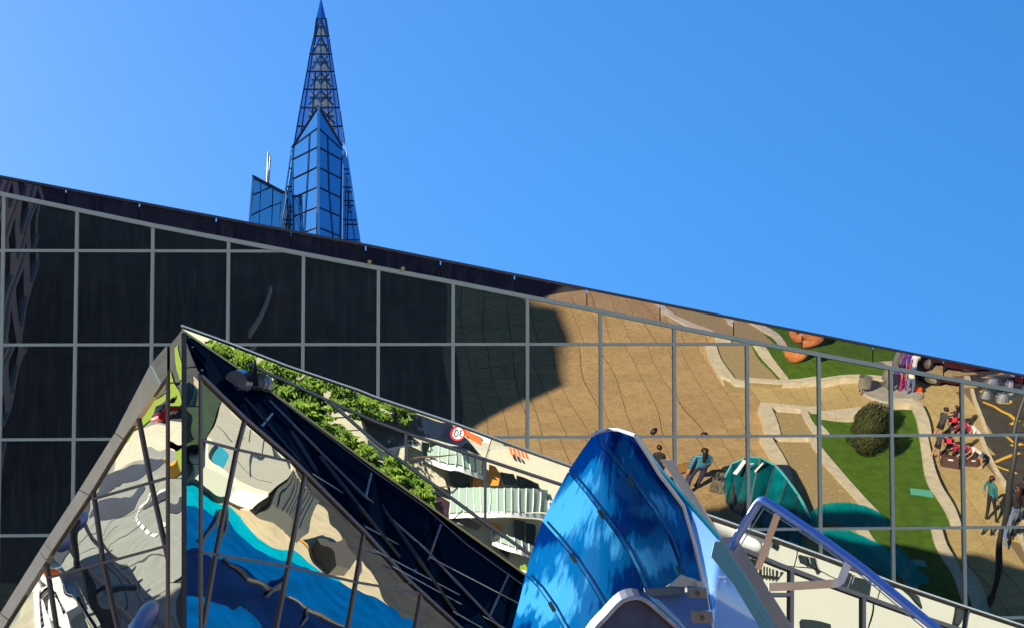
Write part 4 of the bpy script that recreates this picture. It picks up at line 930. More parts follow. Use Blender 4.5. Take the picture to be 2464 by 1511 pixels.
for a, c in (((893, 1139), (880, 1194)), ((1061, 1262), (1031, 1345)), ((1224, 1381), (1176, 1486)), ((655, 995), (626, 1030)), ((1000, 1370), (985, 1400))): sbar([a, c], .02)
for a, c in (((1035, 1340), (1256, 1455)), ((722, 1120), (840, 1195)), ((800, 1222), (960, 1310)), ((900, 1322), (1105, 1430)), ((945, 1362), (1250, 1530)), ((1090, 1470), (1230, 1550))): sbar([a, c], .011, M['steel'], 'tube_reflection')  # bright bars drawn in for tubes mirrored in the soffit
for a, c in (((700, 1040), (760, 1135)), ((590, 960), (720, 1110)), ((770, 1100), (960, 1340)), ((905, 1200), (1100, 1480))): sbar([a, c], .04, M['black'], 'dark_strut')
for x, y in ((455, 812), (463, 835), (474, 893), (486, 890)):
    MB().tube([sof(x, y, .01), sof(x, y, .03)], .009, 8).obj('bolt', M['steel'], can)
# closing back of the canopy and the column it stands on
bkv = V((.0, 2.2, .85))
Tp = [fU(*p) for p in Ted]
bb = MB()
for a, c in zip(Tp, Tp[1:]): bb.add([a, c, c + bkv, a + bkv], [(0, 1, 2, 3)])
bb.obj('back_panel', M['body'], can)
oo = [fL(*p) for p in out]; bb = MB()
for a, c in zip(oo, oo[1:]): bb.add([a, c, c + bkv, a + bkv], [(0, 1, 2, 3)])
bb.obj('back_panel', M['body'], can)
MB().tube([(-2.2, 12.6, 0), (-2.2, 12.6, 6.6)], .3, 16).obj('column', M['concrete'], can)
# right wing
wingr = empty('mirror_wing', V((2.5, 10, 0)), 'low mirror-glass canopy wing at bottom right, reflecting a white building', 'canopy')
rc = [[(1500, 1170), (1713, 1244), (1843, 1289), (1874, 1358), (1801, 1327), (1500, 1215)], [(1843, 1289), (2001, 1346), (2050, 1365), (2050, 1424), (2017, 1412), (1874, 1358)],
      [(2050, 1365), (2159, 1406), (2330, 1464), (2330, 1522), (2301, 1511), (2191, 1475), (2050, 1424)], [(2330, 1464), (2464, 1507), (2560, 1545), (2560, 1600), (2330, 1522)],
      [(1500, 1215), (1801, 1327), (1906, 1370), (1903, 1430), (1500, 1428)], [(1500, 1428), (1903, 1430), (1903, 1640), (1500, 1640)], [(1906, 1370), (2078, 1436), (2078, 1640), (1903, 1640)],
      [(2078, 1436), (2301, 1511), (2560, 1600), (2560, 1660), (2078, 1640)]]
for q, c in enumerate(rc): facet('mirror_pane', c, RQ, RN, M['cm2'], wingr, seed=90 + q, wob=.00045)
kw = dict(parent=wingr)
mbar([(1500, 1215), (1801, 1327), (1874, 1358), (2017, 1412), (2191, 1475), (2301, 1511), (2560, 1600)], RQ, RN, .026, **kw); mbar([(1905, 1372), (1903, 1640)], RQ, RN, .026, **kw)
mbar([(2078, 1436), (2078, 1640)], RQ, RN, .024, **kw); mbar([(1500, 1428), (1903, 1430)], RQ, RN, .022, **kw); mbar([(2330, 1464), (2322, 1522)], RQ, RN, .01, **kw)
tw = [(1500, 1170), (1713, 1244), (1843, 1289), (2001, 1346), (2159, 1406), (2317, 1459), (2464, 1507), (2560, 1545)]
mbar(tw, RQ, RN, .010, .04, M['steel'], 'edge_trim', .01, wingr)
fR = on_plane(RQ, RN); bb = MB(); tp_ = [fR(*p) for p in tw]
for a, c in zip(tp_, tp_[1:]): bb.add([a, c, c + bkv, a + bkv], [(0, 1, 2, 3)])
bb.obj('back_panel', M['body'], wingr); MB().tube([(2.6, 10.2, 0), (2.6, 10.2, 5.4)], .25, 16).obj('column', M['concrete'], wingr)
# floodlight on the canopy edge
fp = lambda x, y, d=.25: sof(x, y, d)
fl_ = empty('floodlight', fp(606, 915), 'small silver ribbed floodlight with a black bracket on the dark canopy face', 'lamp')
b = MB(); b.tube([fp(567, 917), fp(580, 917)], .085, 16, r2=.095); b.tube([fp(580, 917), fp(590, 916)], .07, 16); b.obj('lens_ring', mat('lamp_silver', (.34, .33, .40), .3, .6), fl_, False)
b = MB(); b.tube([fp(590, 916), fp(625, 922), fp(636, 925)], .068, 16); b.tube([fp(626, 921), fp(640, 926)], .085, 16, r2=.07); b.obj('lamp_body', mat('lamp_violet_grey', (.24, .23, .32), .35, .5), fl_)
for k_ in range(7): 
    x = 592 + k_ * 4.6; MB().tube([fp(x, 915.5 + k_ * .7), fp(x + 1.6, 916 + k_ * .7)], .078, 16).obj('cooling_fin', M['darksteel'], fl_)
MB().slab([fp(598, 925, .34), fp(622, 928, .34), fp(616, 864, .34), fp(611, 864, .34)], V((0, .01, 0))).obj('bracket', M['black'], fl_)
MB().tube([fp(575, 905), fp(562, 925), fp(572, 938), fp(590, 934)], .004, 6).obj('cable', M['black'], fl_)
l2 = empty('floodlight', fp(475, 905, .12), 'dark hooded floodlight tucked under the canopy peak beside the corner strip', 'lamp')
b = MB(); b.tube([fp(468, 912, .12), fp(478, 915, .12)], .055, 14); b.obj('lamp_body', M['darksteel'], l2); MB().tube([fp(478, 900, .1), fp(480, 918, .12)], .02, 8).obj('bracket', M['black'], l2)

# ---------------------------------------------------------------- what the left facet shows: the street on the left
ML, MM = mirror_map(A0, LN), mirror_map(A0, MN)
def patch(name, px, mp, z, m, kind=None, label=None, cat=None, th=.01, parent=None, conv=None):
    pts = [mp(*((conv(*p)) if conv else p)) for p in px]
    if z > .2: pts = [mp(*((conv(*p)) if conv else p), z) for p in px]
    return prism(name, pts, max(-.01, z - th) if z < .2 else z - th, z, m, parent, kind, label, cat)
patch('side_street', [(-200, 1760), (430, 1760), (441, 1150), (404, 1000), (330, 1000), (100, 1340), (-200, 1700)], ML, .006, M['lightasphalt'], 'structure')
patch('pavement', [(560, 680), (660, 560), (890, 530), (890, 600), (700, 690), (540, 745)], ML, .016, M['curb'], 'structure', conv=Z3)
patch('verge', [(560, 660), (660, 520), (760, 400), (805, 290), (805, 480), (700, 540), (600, 640)], ML, .014, M['limegrass'], 'structure', conv=Z3)
patch('lawn_strip', [(808, 450), (808, 440), (850, 370), (845, 280), (850, 180), (885, 150), (890, 450)], ML, .016, M['limegrass'], 'structure', conv=Z3)
patch('lawn_strip', [(805, 618), (890, 610), (890, 748), (805, 748)], ML, .016, M['limegrass'], 'structure', conv=Z3)
shade_blue = mat('shadow_band_blue', (.012, .022, .055), .8, noise_amt=.6, noise_scale=.5)  # dark blue paints the street's shadow bands onto the asphalt
patch('shadow_band', [(440, 900), (500, 770), (560, 740), (700, 720), (790, 730), (700, 790), (600, 820), (540, 860)], ML, .018, shade_blue, 'structure', conv=Z3)
patch('shadow_band', [(450, 1000), (455, 930), (600, 900), (660, 850), (690, 860), (640, 930), (560, 980)], ML, .018, shade_blue, 'structure', conv=Z3)
patch('shadow_band', [(250, 1240), (235, 1180), (330, 1020), (420, 900), (440, 960), (390, 1090), (300, 1190)], ML, .018, shade_blue, 'structure', conv=Z3)
patch('shadow_band', [(808, 960), (808, 1030), (890, 960), (890, 880), (830, 900)], ML, .018, shade_blue, 'structure', conv=Z3)
mk = empty('street_markings', ML(370, 1230), kind='structure')
dash = [(1640, 150), (1560, 175), (1490, 210), (1450, 250), (1425, 310), (1400, 350), (1370, 385), (1355, 425), (1375, 455), (1420, 480), (1480, 505), (1550, 545), (1640, 560)]
for a, c in zip(dash[::1], dash[1::1]):
    A_, B_ = ML(*ZL(*a)), ML(*ZL(*c)); d = B_ - A_; A_, B_ = A_ + d * .1, A_ + d * .78; n_ = V((-d.y, d.x, 0)).normalized() * .07
    MB().slab([V((p.x, p.y, .026)) for p in (A_ - n_, B_ - n_, B_ + n_, A_ + n_)], V((0, 0, -.005))).obj('white_dash', M['white'], mk)
plz = empty('corner_pavement', ML(*ZL(300, 1300)), kind='structure')
prism('pavement_bed', [ML(*ZL(*p)) for p in [(-100, 1750), (50, 1450), (420, 1010), (480, 1030), (640, 1180), (800, 1380), (1000, 1600), (900, 1800)]], .006, .03, mat('pale_pavement', (.40, .38, .28), .9, noise_amt=.3, noise_scale=1.5), plz)
for line in ([(380, 1080), (400, 1250), (440, 1420), (480, 1600)], [(480, 1200), (560, 1260), (640, 1400), (720, 1600)], [(500, 1060), (600, 1160), (700, 1290), (740, 1400)], [(480, 1180), (520, 1420), (560, 1700)]):
    pts = [ML(*ZL(*p)) for p in line]
    for a, c in zip(pts, pts[1:]):
        n = 3; d = (c - a) / n
        for k_ in range(n):
            m_ = a + d * (k_ + .5); bm_ = MB(); bm_.box((m_.x, m_.y, .12), d.length - .03, .30, .22, math.atan2(d.y, d.x)); bm_.obj('kerb_stone', M['white'], plz)
rail_ = empty('guard_rail', ML(*ZL(760, 1250)), 'dark navy guard rail of short panels along the pale pavement corner', 'railing')
gl_ = [(560, 1020), (640, 1100), (740, 1200), (800, 1290), (880, 1390), (960, 1470), (1060, 1600)]; nav = mat('navy_rail', (.015, .03, .07), .35)
for a, c in zip(gl_, gl_[1:]):
    A_, B_ = ML(*ZL(*a)), ML(*ZL(*c)); d = B_ - A_; m_ = (A_ + B_) / 2; an = math.atan2(d.y, d.x)
    MB().box((m_.x, m_.y, .7), d.length * .94, .09, .9, an).obj('rail_panel', nav, rail_); MB().box((A_.x, A_.y, .65), .12, .12, 1.25, an).obj('post', M['steel'], rail_)
cn = ML(*ZL(590, 1105)); setp(MB().tube([cn, cn + V((0, 0, .9))], .16, 14, r2=.05).box(cn + V((0, 0, .03)), .45, .45, .05).obj('orange_light', mat('light_orange', (.8, .12, .01), .5)), 'orange cone standing in for a light at the end of the navy guard rail', 'cone')  # cone shape stands in for an orange light
tl = ML(*ZL(920, 1170)); tlm = empty('street_lamp', tl, 'thin dark lamp standard with a side arm over the grey asphalt', 'street lamp')
pm1 = [ML(*ZL(1100, 1490)), ML(*ZL(920, 1170), 2.2), ML(*ZL(790, 860), 4.2), ML(*ZL(745, 480), 6.0)]
MB().tube([V((pm1[0].x, pm1[0].y, 0)), pm1[1], pm1[2], pm1[3]], .07, 8).obj('pole', M['darksteel'], tlm); MB().tube([pm1[1], ML(*ZL(1060, 1110), 2.3), ML(*ZL(1310, 1065), 2.3)], .05, 6).obj('arm', M['darksteel'], tlm)
blm = mat('blue_lamp_shell', (.16, .25, .55), .35)
def ell(c, rx, ry, rz, an, nm, m, par):
    bm_ = bmesh.new(); bmesh.ops.create_uvsphere(bm_, u_segments=16, v_segments=10, radius=1); b = MB(); cs, sn = math.cos(an), math.sin(an)
    b.add([c + V((v.co.x * rx * cs - v.co.y * ry * sn, v.co.x * rx * sn + v.co.y * ry * cs, v.co.z * rz)) for v in bm_.verts], [[v.index for v in f.verts] for f in bm_.faces]); bm_.free(); return b.obj(nm, m, par, True)
for q, (c, sc2, lab_) in enumerate((((820, 450), .35, 'small blue oval lamp head over the painted shadow band, upper of two'), ((645, 650), .45, 'blue oval lamp head over the painted shadow band, lower of two'), ((1420, 1455), .75, 'large blue oval lamp head at the bottom of the left mirror facet'))):
    p = ML(*ZL(*c), 3.0); t = empty('lamp_standard', V((p.x, p.y, 0)), lab_, 'street lamp'); 
    ell(p, .95 * sc2, .40 * sc2, .16, R(30), 'lamp_head', blm, t); MB().tube([V((p.x, p.y, 0)), p], .05, 8).obj('pole', M['steel'], t)
c = ML(*Z3(848, 475)); car('parked_car', c, 1.2, (.35, .01, .02), 'bright red car parked between two strips of lime-green grass', k=.3)
yb_ = ML(*Z3(840, 780)); setp(MB().box(yb_ + V((0, 0, .22)), .34, .26, .40, .4).box(yb_ + V((0, 0, .45)), .38, .30, .08, .4).obj('grit_bin', mat('grit_yellow', (.7, .38, .02), .5)), 'yellow lidded grit bin standing past the lime-green grass', 'bin')
# pedestrians' trees casting on the street
def tree(px, mp, h, r, label, seed, m=None):
    c = mp(*px); t = empty('street_tree', c, label, 'tree')
    b = MB(); b.tube([c, c + V((.05, 0, h * .35)), c + V((0, .1, h * .75))], .14, 8, r2=.05)
    for k_ in range(5): a = k_ * 1.3; b.tube([c + V((0, 0, h * .4)), c + V((math.cos(a) * r * .6, math.sin(a) * r * .6, h * .7))], .05, 6, r2=.02)
    b.obj('trunk', M['bark'], t); leaf_ball('foliage', (c.x, c.y, h * .68), r, r, h * .34, 2600, .13, m or M['green_leaf'], t, seed, .3); return t
tree((372, 955), ML, 5.5, 2.0, 'leafy street tree standing at the far end of the side street', 11); tree((300, 1050), ML, 4.5, 1.6, 'smaller leafy street tree beside the pale pavement', 12)

ts_ = empty('asphalt_seams', ML(300, 1300), kind='structure')
tar = mat('tar_seam', (.04, .04, .04), .7)
for ln in ([(980, 560), (1100, 440), (1250, 380), (1400, 300)], [(800, 720), (900, 620), (1000, 590), (1150, 500)], [(760, 820), (900, 740), (1000, 710)], [(1050, 740), (1100, 640), (1250, 560), (1420, 470)], [(1200, 900), (1400, 850), (1640, 830)], [(1150, 1500), (1200, 1300), (1180, 1100), (1080, 900)], [(1300, 1500), (1380, 1250), (1360, 1000)], [(1660, 1100), (1500, 1180), (1380, 1210)]):
    pts = [ML(*ZL(*p)) for p in ln]
    for a, c in zip(pts, pts[1:]):
        d = c - a; n_ = V((-d.y, d.x, 0)).normalized() * .022; MB().slab([V((p.x, p.y, .010)) for p in (a - n_, c - n_, c + n_, a + n_)], V((0, 0, -.003))).obj('tar_seam', tar, ts_)
mh = ML(*ZL(1560, 240)); setp(MB().tube([mh + V((0, 0, .0)), mh + V((0, 0, .03))], .3, 20).obj('manhole_cover', M['darksteel']), 'round dark manhole cover near the white dashes', 'manhole cover')
# ---------------------------------------------------------------- what the middle facet shows: the court on the right
court = patch('court_paving', [(60, 300), (-60, 1700), (1500, 1900), (1300, 1350), (700, 600)], MM, .030, mat('sand_paving', (.46, .38, .24), .9, noise_amt=.2, noise_scale=2.5, detail=9.), 'structure', conv=Z4)
teal_p = mat('sunlit_deck_resin', (.0, .28, .38), .8, spec=.0, noise_amt=.25, noise_scale=1.5); blue_p = mat('shaded_deck_resin', (.0, .065, .22), .8, spec=.0, noise_amt=.35, noise_scale=1.2); navy_p = mat('deep_shade_deck_resin', (.002, .010, .05), .8, spec=.0, noise_amt=.4, noise_scale=.9)  # sunlit and shaded tones of one blue deck, painted as separate materials
patch('pool_deck', [(0, 1300), (0, 800), (125, 842), (180, 890), (230, 935), (330, 1000), (430, 1090), (520, 1130), (600, 1165), (700, 1225), (760, 1275), (900, 1400), (1100, 1620), (0, 1900)], MM, .042, teal_p, 'structure', conv=Z4)
patch('shaded_deck', [(0, 1300), (0, 960), (130, 960), (240, 1020), (330, 1090), (430, 1160), (540, 1205), (640, 1230), (760, 1295), (830, 1330), (960, 1390), (1060, 1440), (1200, 1560), (1200, 1800), (0, 1900)], MM, .052, blue_p, 'structure', conv=Z4)
patch('deep_shaded_deck', [(0, 1240), (0, 1180), (160, 1172), (250, 1220), (400, 1320), (560, 1390), (700, 1460), (800, 1540), (600, 1700), (400, 1480), (250, 1400), (100, 1380)], MM, .062, navy_p, 'structure', conv=Z4)
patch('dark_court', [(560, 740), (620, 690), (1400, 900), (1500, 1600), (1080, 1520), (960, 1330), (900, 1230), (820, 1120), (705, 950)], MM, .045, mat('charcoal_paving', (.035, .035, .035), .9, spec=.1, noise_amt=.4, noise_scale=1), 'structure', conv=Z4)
hd = patch('hedge', [(150, 330), (215, 350), (235, 415), (180, 520), (140, 610), (100, 610), (100, 400)], MM, .8, mat('hedge_green', (.02, .055, .01), .95, color2=(.01, .02, .005), noise_scale=3, bump=.6), label='dark clipped hedge behind the beige block', cat='hedge', th=.8, conv=Z4)
pb2 = empty('beige_block', MM(*Z4(350, 750)), 'beige rendered block with pale parapet at the edge of the blue pool deck', 'building')
bei = mat('beige_render', (.36, .34, .27), .9, noise_amt=.08); creamr = mat('cream_parapet', (.60, .57, .44), .9)
patch('wall', [(235, 420), (345, 510), (500, 640), (545, 745), (450, 880), (300, 830), (150, 720), (150, 600)], MM, .7, bei, th=.7, parent=pb2, conv=Z4)
patch('parapet', [(230, 415), (345, 505), (500, 635), (545, 742), (528, 742), (485, 650), (335, 530), (222, 440)], MM, .8, creamr, th=.12, parent=pb2, conv=Z4)
patch('parapet', [(150, 600), (150, 720), (300, 835), (450, 890), (455, 865), (310, 800), (172, 700), (170, 610)], MM, .84, creamr, th=.5, parent=pb2, conv=Z4)
patch('skylight', [(185, 700), (230, 650), (270, 670), (215, 745)], MM, .8, M['teal'], th=.12, parent=pb2, conv=Z4)
for ln in ([(190, 530), (230, 560), (300, 620)], [(300, 690), (350, 730), (420, 780), (470, 800)], [(345, 515), (330, 640)], [(430, 590), (380, 770)]):
    pts = [MM(*Z4(*p), .705) for p in ln]
    for a, c in zip(pts, pts[1:]): MB().bar(a, c, .035, .02).obj('render_joint', M['darksteel'], pb2)
db = empty('dark_shed', MM(*Z4(580, 900)), 'dark grey ribbed shed next to the beige block', 'building')
dgm = mat('dark_grey_cladding', (.05, .055, .05), .8); 
patch('roof', [(545, 750), (640, 850), (700, 905), (650, 1050), (560, 990), (455, 925)], MM, .5, dgm, th=.5, parent=db, conv=Z4)
for k_ in range(1, 9):
    f = k_ / 9; a = MM(*Z4(545 + 155 * f, 750 + 155 * f), .5); c = MM(*Z4(455 + 195 * f, 925 + 125 * f), .5); MB().bar(a, c, .06, .06).obj('roof_rib', dgm, db)
d2 = patch('dark_hut', [(700, 1090), (800, 1060), (880, 1180), (860, 1240), (760, 1200)], MM, .35, mat('dark_brown_roof', (.06, .05, .04), .8, noise_amt=.3), label='low dark brown hut on the sand coloured court', cat='hut', th=.35, conv=Z4)
ol = [MM(*Z4(*p)) for p in ((530, 1068), (600, 1085), (660, 1140), (715, 1195))]
kk = empty('court_line', ol[0], kind='structure')
for a, c in zip(ol, ol[1:]):
    d = c - a; n_ = V((-d.y, d.x, 0)).normalized() * .09; MB().slab([V((p.x, p.y, .058)) for p in (a - n_, c - n_, c + n_, a + n_)], V((0, 0, -.01))).obj('orange_line', mat('orange_line_paint', (.85, .30, .02), .6), kk)
hs_ = [MM(*Z4(*p), .1) for p in ((215, 1180), (260, 1230), (330, 1290), (420, 1330), (520, 1350), (600, 1400), (700, 1450), (800, 1520))]
setp(MB().tube(hs_, .05, 6).obj('hose', M['black']), 'black hose snaking across the blue pool deck', 'hose')
for q, (a, c, lab_) in enumerate((((240, 960), (145, 1120), 'upper left'), ((530, 1240), (430, 1360), 'middle'), ((640, 1420), (600, 1511), 'lower'))):
    p0, p1 = MM(*Z4(*a), .1), MM(*Z4(*c), .1); setp(MB().tube([p0, (p0 + p1) / 2 + V((.2, .1, .05)), p1], .045, 6).obj('pool_cable', M['black']), 'short black cable on the blue deck, the %s one of three' % lab_, 'cable')

# ---------------------------------------------------------------- street front across the plaza, seen in the upper facets
FQ, FN = V((0, -42, 0)), V((0, 1, 0)); MU = mirror_map(UQ, UN, FQ, FN)
def fpoly(name, px, dep, th, m, parent, conv=Z5):
    return MB().slab([MU(*(conv(*p) if conv else p), dep) for p in px], V((0, -th, 0))).obj(name, m, parent)
apt = empty('apartment_house', MU(1250, 1300) * 1.0 - V((0, 0, MU(1250, 1300).z)), 'cream apartment house with curved glass balconies and orange shutters', 'building')
cream = mat('cream_plaster', (.50, .48, .38), .85, noise_amt=.06); greyp = mat('grey_plaster', (.16, .16, .16), .85)
rough = mat('rough_render', (.48, .44, .34), .95, noise_amt=.15, noise_scale=12, bump=.6)
orange = mat('orange_shutter', (.72, .26, .03), .6); glassb = mat('balcony_glass', (.30, .42, .36), .1, spec=.8); win = mat('dark_glazing', (.03, .045, .05), .06)
x0, x1, z1_ = MU(1040, 1100).x, MU(1475, 1300).x, MU(1200, 1085).z
MB().box(((x0 + x1) / 2, -45.2, z1_ / 2), abs(x1 - x0), 6, z1_).obj('wall', cream, apt)
fpoly('side_wall', [(190, 425), (430, 520), (415, 620), (430, 680), (330, 640), (190, 540)], .35, .5, rough, apt)
fpoly('roof', [(-80, 220), (60, 290), (190, 345), (280, 410), (250, 432), (170, 425), (60, 440), (-40, 360)], .9, .6, mat('slate_roof', (.10, .11, .135), .8, noise_amt=.3, noise_scale=14), apt)
fpoly('roof_gutter', [(-40, 362), (60, 440), (170, 427), (280, 412), (280, 424), (170, 440), (60, 452), (-50, 375)], 1.0, .3, M['steel'], apt)
def balcony(xa, xb, yt, yb, name='balcony', bow=.5, n=12):
    par_b = MB(); 
    sl = MB(); pts = []
    for k_ in range(n + 1):
        f = k_ / n; X = xa[0] + (xb[0] - xa[0]) * f; Yt = xa[1] + (xb[1] - xa[1]) * f; dp = .3 + bow * math.sin(math.pi * min(1, f * 1.0)) * 2
        pts.append((X, Yt, dp))
    slab_ = [MU(*Z5(X, Y + yb), dp) for X, Y, dp in pts]; back = [MU(*Z5(X, Y + yb), .05) for X, Y, dp in pts][::-1]
    s_ = MB().slab(slab_ + back, V((0, 0, -.18))).obj(name, M['white'], apt)
    gb = MB(); 
    for (a, c) in zip(pts, pts[1:]):
        q = [MU(*Z5(a[0], a[1] + yt), a[2]), MU(*Z5(c[0], c[1] + yt), c[2]), MU(*Z5(c[0], c[1] + yb - 6), c[2]), MU(*Z5(a[0], a[1] + yb - 6), a[2])]
        MB().slab(q, V((0, -.03, 0))).obj('glass_panel', glassb, s_)
    for a in pts: MB().bar(MU(*Z5(a[0], a[1] + yt - 3), a[2] + .05), MU(*Z5(a[0], a[1] + yb), a[2] + .05), .03, .04, V((0, 1, 0))).obj('post', M['white'], s_)
balcony((290, 400), (655, 500), 0, 95, n=8); balcony((450, 655), (1045, 672), 10, 160, n=13, bow=.8); balcony((700, 930), (960, 1010), 0, 60, n=6)
for q in ([(450, 570), (570, 590), (560, 670), (455, 660)], [(745, 575), (830, 590), (860, 660), (755, 655)], [(850, 600), (990, 650), (1000, 690), (870, 690)], [(830, 870), (900, 880), (890, 990), (835, 975)], [(910, 890), (970, 895), (950, 1010), (905, 1000)],
          [(460, 700), (560, 710), (550, 790), (470, 770)], [(740, 690), (900, 700), (890, 800), (760, 790)], [(720, 980), (800, 1020), (790, 1090), (730, 1040)], [(420, 440), (560, 470), (560, 520), (425, 500)]):
    fpoly('window', q, .08, .1, win, apt)
for q in ([(585, 590), (655, 590), (640, 780), (565, 780)], [(678, 535), (715, 545), (742, 590), (730, 655), (680, 655)], [(600, 830), (650, 835), (655, 862), (640, 860)], [(675, 880), (740, 900), (765, 950), (700, 920)]):
    fpoly('shutter', q, .14, .1, orange, apt)
fpoly('lower_storey', [(340, 690), (520, 800), (530, 860), (420, 850), (340, 760)], .12, .1, mat('dark_plum_front', (.03, .01, .02), .6), apt)
fpoly('awning', [(540, 830), (640, 890), (620, 920), (500, 880)], .5, .2, greyp, apt)
fpoly('plant', [(870, 1135), (900, 1125), (915, 1145), (900, 1158), (870, 1155)], .9, .3, M['limegrass'], apt); fpoly('planter', [(865, 1155), (912, 1158), (905, 1172), (868, 1168)], .9, .3, M['white'], apt)
bk_ = empty('cream_terrace', V((MU(760, 960).x, -52, 0)), 'plain cream terrace wall behind the conifers', 'building')
MB().box((MU(760, 960).x - 3, -53, 5.6), 26, 2, 11.2).obj('wall', mat('cream_wall', (.42, .40, .29), .9, noise_amt=.15, noise_scale=.8), bk_)
for k_ in range(5): MB().box((MU(760, 960).x - 13 + k_ * 4.4, -51.95, 7.6), 1.3, .12, 1.7).obj('window', win, bk_)
# upper strip: a further street with its sign and hoardings
far = empty('street_hoarding', MU(1150, 1060) - V((0, 0, MU(1150, 1060).z)), 'orange and white hoarding above the balconies', 'hoarding')
hx = MU(1120, 1050)
fpoly('orange_panel', [(510, 310), (640, 370), (640, 420), (560, 385)], 1.6, .1, mat('orange_hoarding', (.75, .13, .03), .6), far)
fpoly('white_panel', [(575, 335), (640, 360), (690, 375), (680, 410), (600, 380)], 1.5, .1, M['white'], far)
for k_ in range(5): fpoly('orange_slat', [(800 + k_ * 24, 412 + k_ * 8), (812 + k_ * 24, 415 + k_ * 8), (830 + k_ * 24, 478 + k_ * 7), (818 + k_ * 24, 474 + k_ * 7)], 1.6, .08, mat('slat_orange_%d' % k_, (.7, .14, .04), .6), far)
fpoly('curved_wall', [(690, 440), (780, 440), (880, 500), (960, 590), (1100, 660), (960, 620), (850, 560), (680, 500)], 1.3, .2, cream, far)
p_ = MU(*Z5(560, 400), 1.4); MB().bar(V((p_.x, p_.y, 0)), p_, .1, .1).obj('post', M['steel'], far)
ngt = mat('dark_blue_canopy', (.01, .02, .05), .3, noise_amt=.6, noise_scale=1)
dc = MB().slab([MU(*Z5(*p), 1.2) for p in [(0, 245), (200, 235), (440, 290), (560, 400), (640, 480), (560, 450), (300, 370), (100, 320), (-60, 275)]], V((0, -.8, 0))).obj('dark_blue_awning', ngt); setp(dc, 'long dark blue awning above the slate roof', 'awning')
sg = empty('speed_sign', MU(*Z5(492, 350), 2.0) - V((0, 0, MU(*Z5(492, 350), 2.0).z)), 'round red-rimmed speed limit 30 sign on a pole above the slate roof', 'road sign')
scn = MU(*Z5(492, 350), 2.0); r_s = .30; redm = mat('sign_red', (.75, .02, .02), .4)
def disc3(c, r, th, m, nm, par):
    pts = [c + V((math.cos(2 * math.pi * k_ / 28) * r, 0, math.sin(2 * math.pi * k_ / 28) * r)) for k_ in range(28)]; return MB().slab(pts, V((0, -th, 0))).obj(nm, m, par)
disc3(scn, r_s, .03, redm, 'rim', sg); disc3(scn + V((0, .01, 0)), r_s * .76, .008, M['white'], 'plate', sg)
MB().bar(V((scn.x, scn.y - .05, 0)), scn + V((0, -.05, .3)), .06, .06).obj('pole', M['steel'], sg)
cu = bpy.data.curves.new('digits', 'FONT'); cu.body = '30'; cu.size = .38; cu.align_x = 'CENTER'; cu.align_y = 'CENTER'; cu.extrude = .004
to = bpy.data.objects.new('digits', cu); COL.objects.link(to); dgx = bpy.context.evaluated_depsgraph_get(); tme = bpy.data.meshes.new_from_object(to.evaluated_get(dgx)); bpy.data.objects.remove(to)
rotm = Matrix.Rotation(math.pi, 4, 'Z') @ Matrix.Rotation(math.pi / 2, 4, 'X'); tme.transform(rotm); tme.materials.clear(); tme.materials.append(M['black'])
to = bpy.data.objects.new('digits', tme); COL.objects.link(to); to.parent = sg; to.location = scn + V((0, .02, 0)) - ORG[sg.name]; ORG[to.name] = scn
# conifers
def conifer(name_label, polys, seed, n, dep=1.0, size=.15):
    rnd = random.Random(seed); b = MB(); allp = [p for pl in polys for p in pl]; xa, xb = min(p[0] for p in allp), max(p[0] for p in allp); ya, yb = min(p[1] for p in allp), max(p[1] for p in allp)
    c0 = MU((xa + xb) / 2, (ya + yb) / 2); t = empty('conifer', V((c0.x, c0.y + dep, 0)), name_label, 'tree'); k_ = 0
    while k_ < n:
        x, y = rnd.uniform(xa, xb), rnd.uniform(ya, yb)
        if not any(pip((x, y), pl) for pl in polys): continue
        if noise.noise(V((x * .03, y * .045, seed))) < -.25: k_ += .3; continue
        p = MU(x, y, dep + rnd.uniform(-1.2, 1.2) + 1.6 * noise.noise(V((x * .02, y * .05, 3)))); k_ += 1
        # a drooping spray of needles: three narrow blades
        dr = V((rnd.uniform(-.8, .8), rnd.uniform(-.2, .9), rnd.uniform(-1, -.1))).normalized()
        for q in range(3):
            d = (dr + V((rnd.uniform(-.5, .5), rnd.uniform(-.5, .5), rnd.uniform(-.3, .3)))).normalized() * size * rnd.uniform(.7, 1.6); s_ = d.cross(V((rnd.uniform(-1, 1), 1, rnd.uniform(-1, 1)))).normalized() * size * .22
            b.add([p, p + d * .5 + s_, p + d, p + d * .5 - s_], [(0, 1, 2, 3)])
    b.obj('foliage', M['green_leaf'], t); MB().tube([(c0.x, c0.y + dep - .5, 0), (c0.x, c0.y + dep - .5, c0.z + .5)], .25, 8, r2=.12).obj('trunk', M['bark'], t)
    for q in range(6):
        z = c0.z - 2 + q * .55; MB().tube([(c0.x, c0.y + dep - .5, z), (c0.x + (1.6 if q % 2 else -1.6), c0.y + dep, z + .3)], .05, 6, r2=.02).obj('branch', M['bark'], t)
    return t
conifer('big bright green conifer filling the upper mirror facets left of the slate roof', [[(500, 815), (700, 880), (860, 935), (1000, 985), (985, 1012), (880, 1003), (800, 985), (760, 1000), (700, 960), (600, 905), (500, 850)]], 5, 7000, 1.4)
conifer('drooping green conifer below the long mullion of the mirror canopy', [[(600, 905), (690, 925), (790, 990), (850, 1045), (900, 1080), (905, 1130), (860, 1110), (760, 1040), (680, 975), (600, 915)]], 6, 4500, 1.7)
conifer('small bright conifer in front of the cream apartment house', [[(880, 1085), (950, 1095), (1000, 1130), (1040, 1170), (1045, 1215), (1000, 1210), (940, 1170), (880, 1135)]], 8, 3500, 2.0)

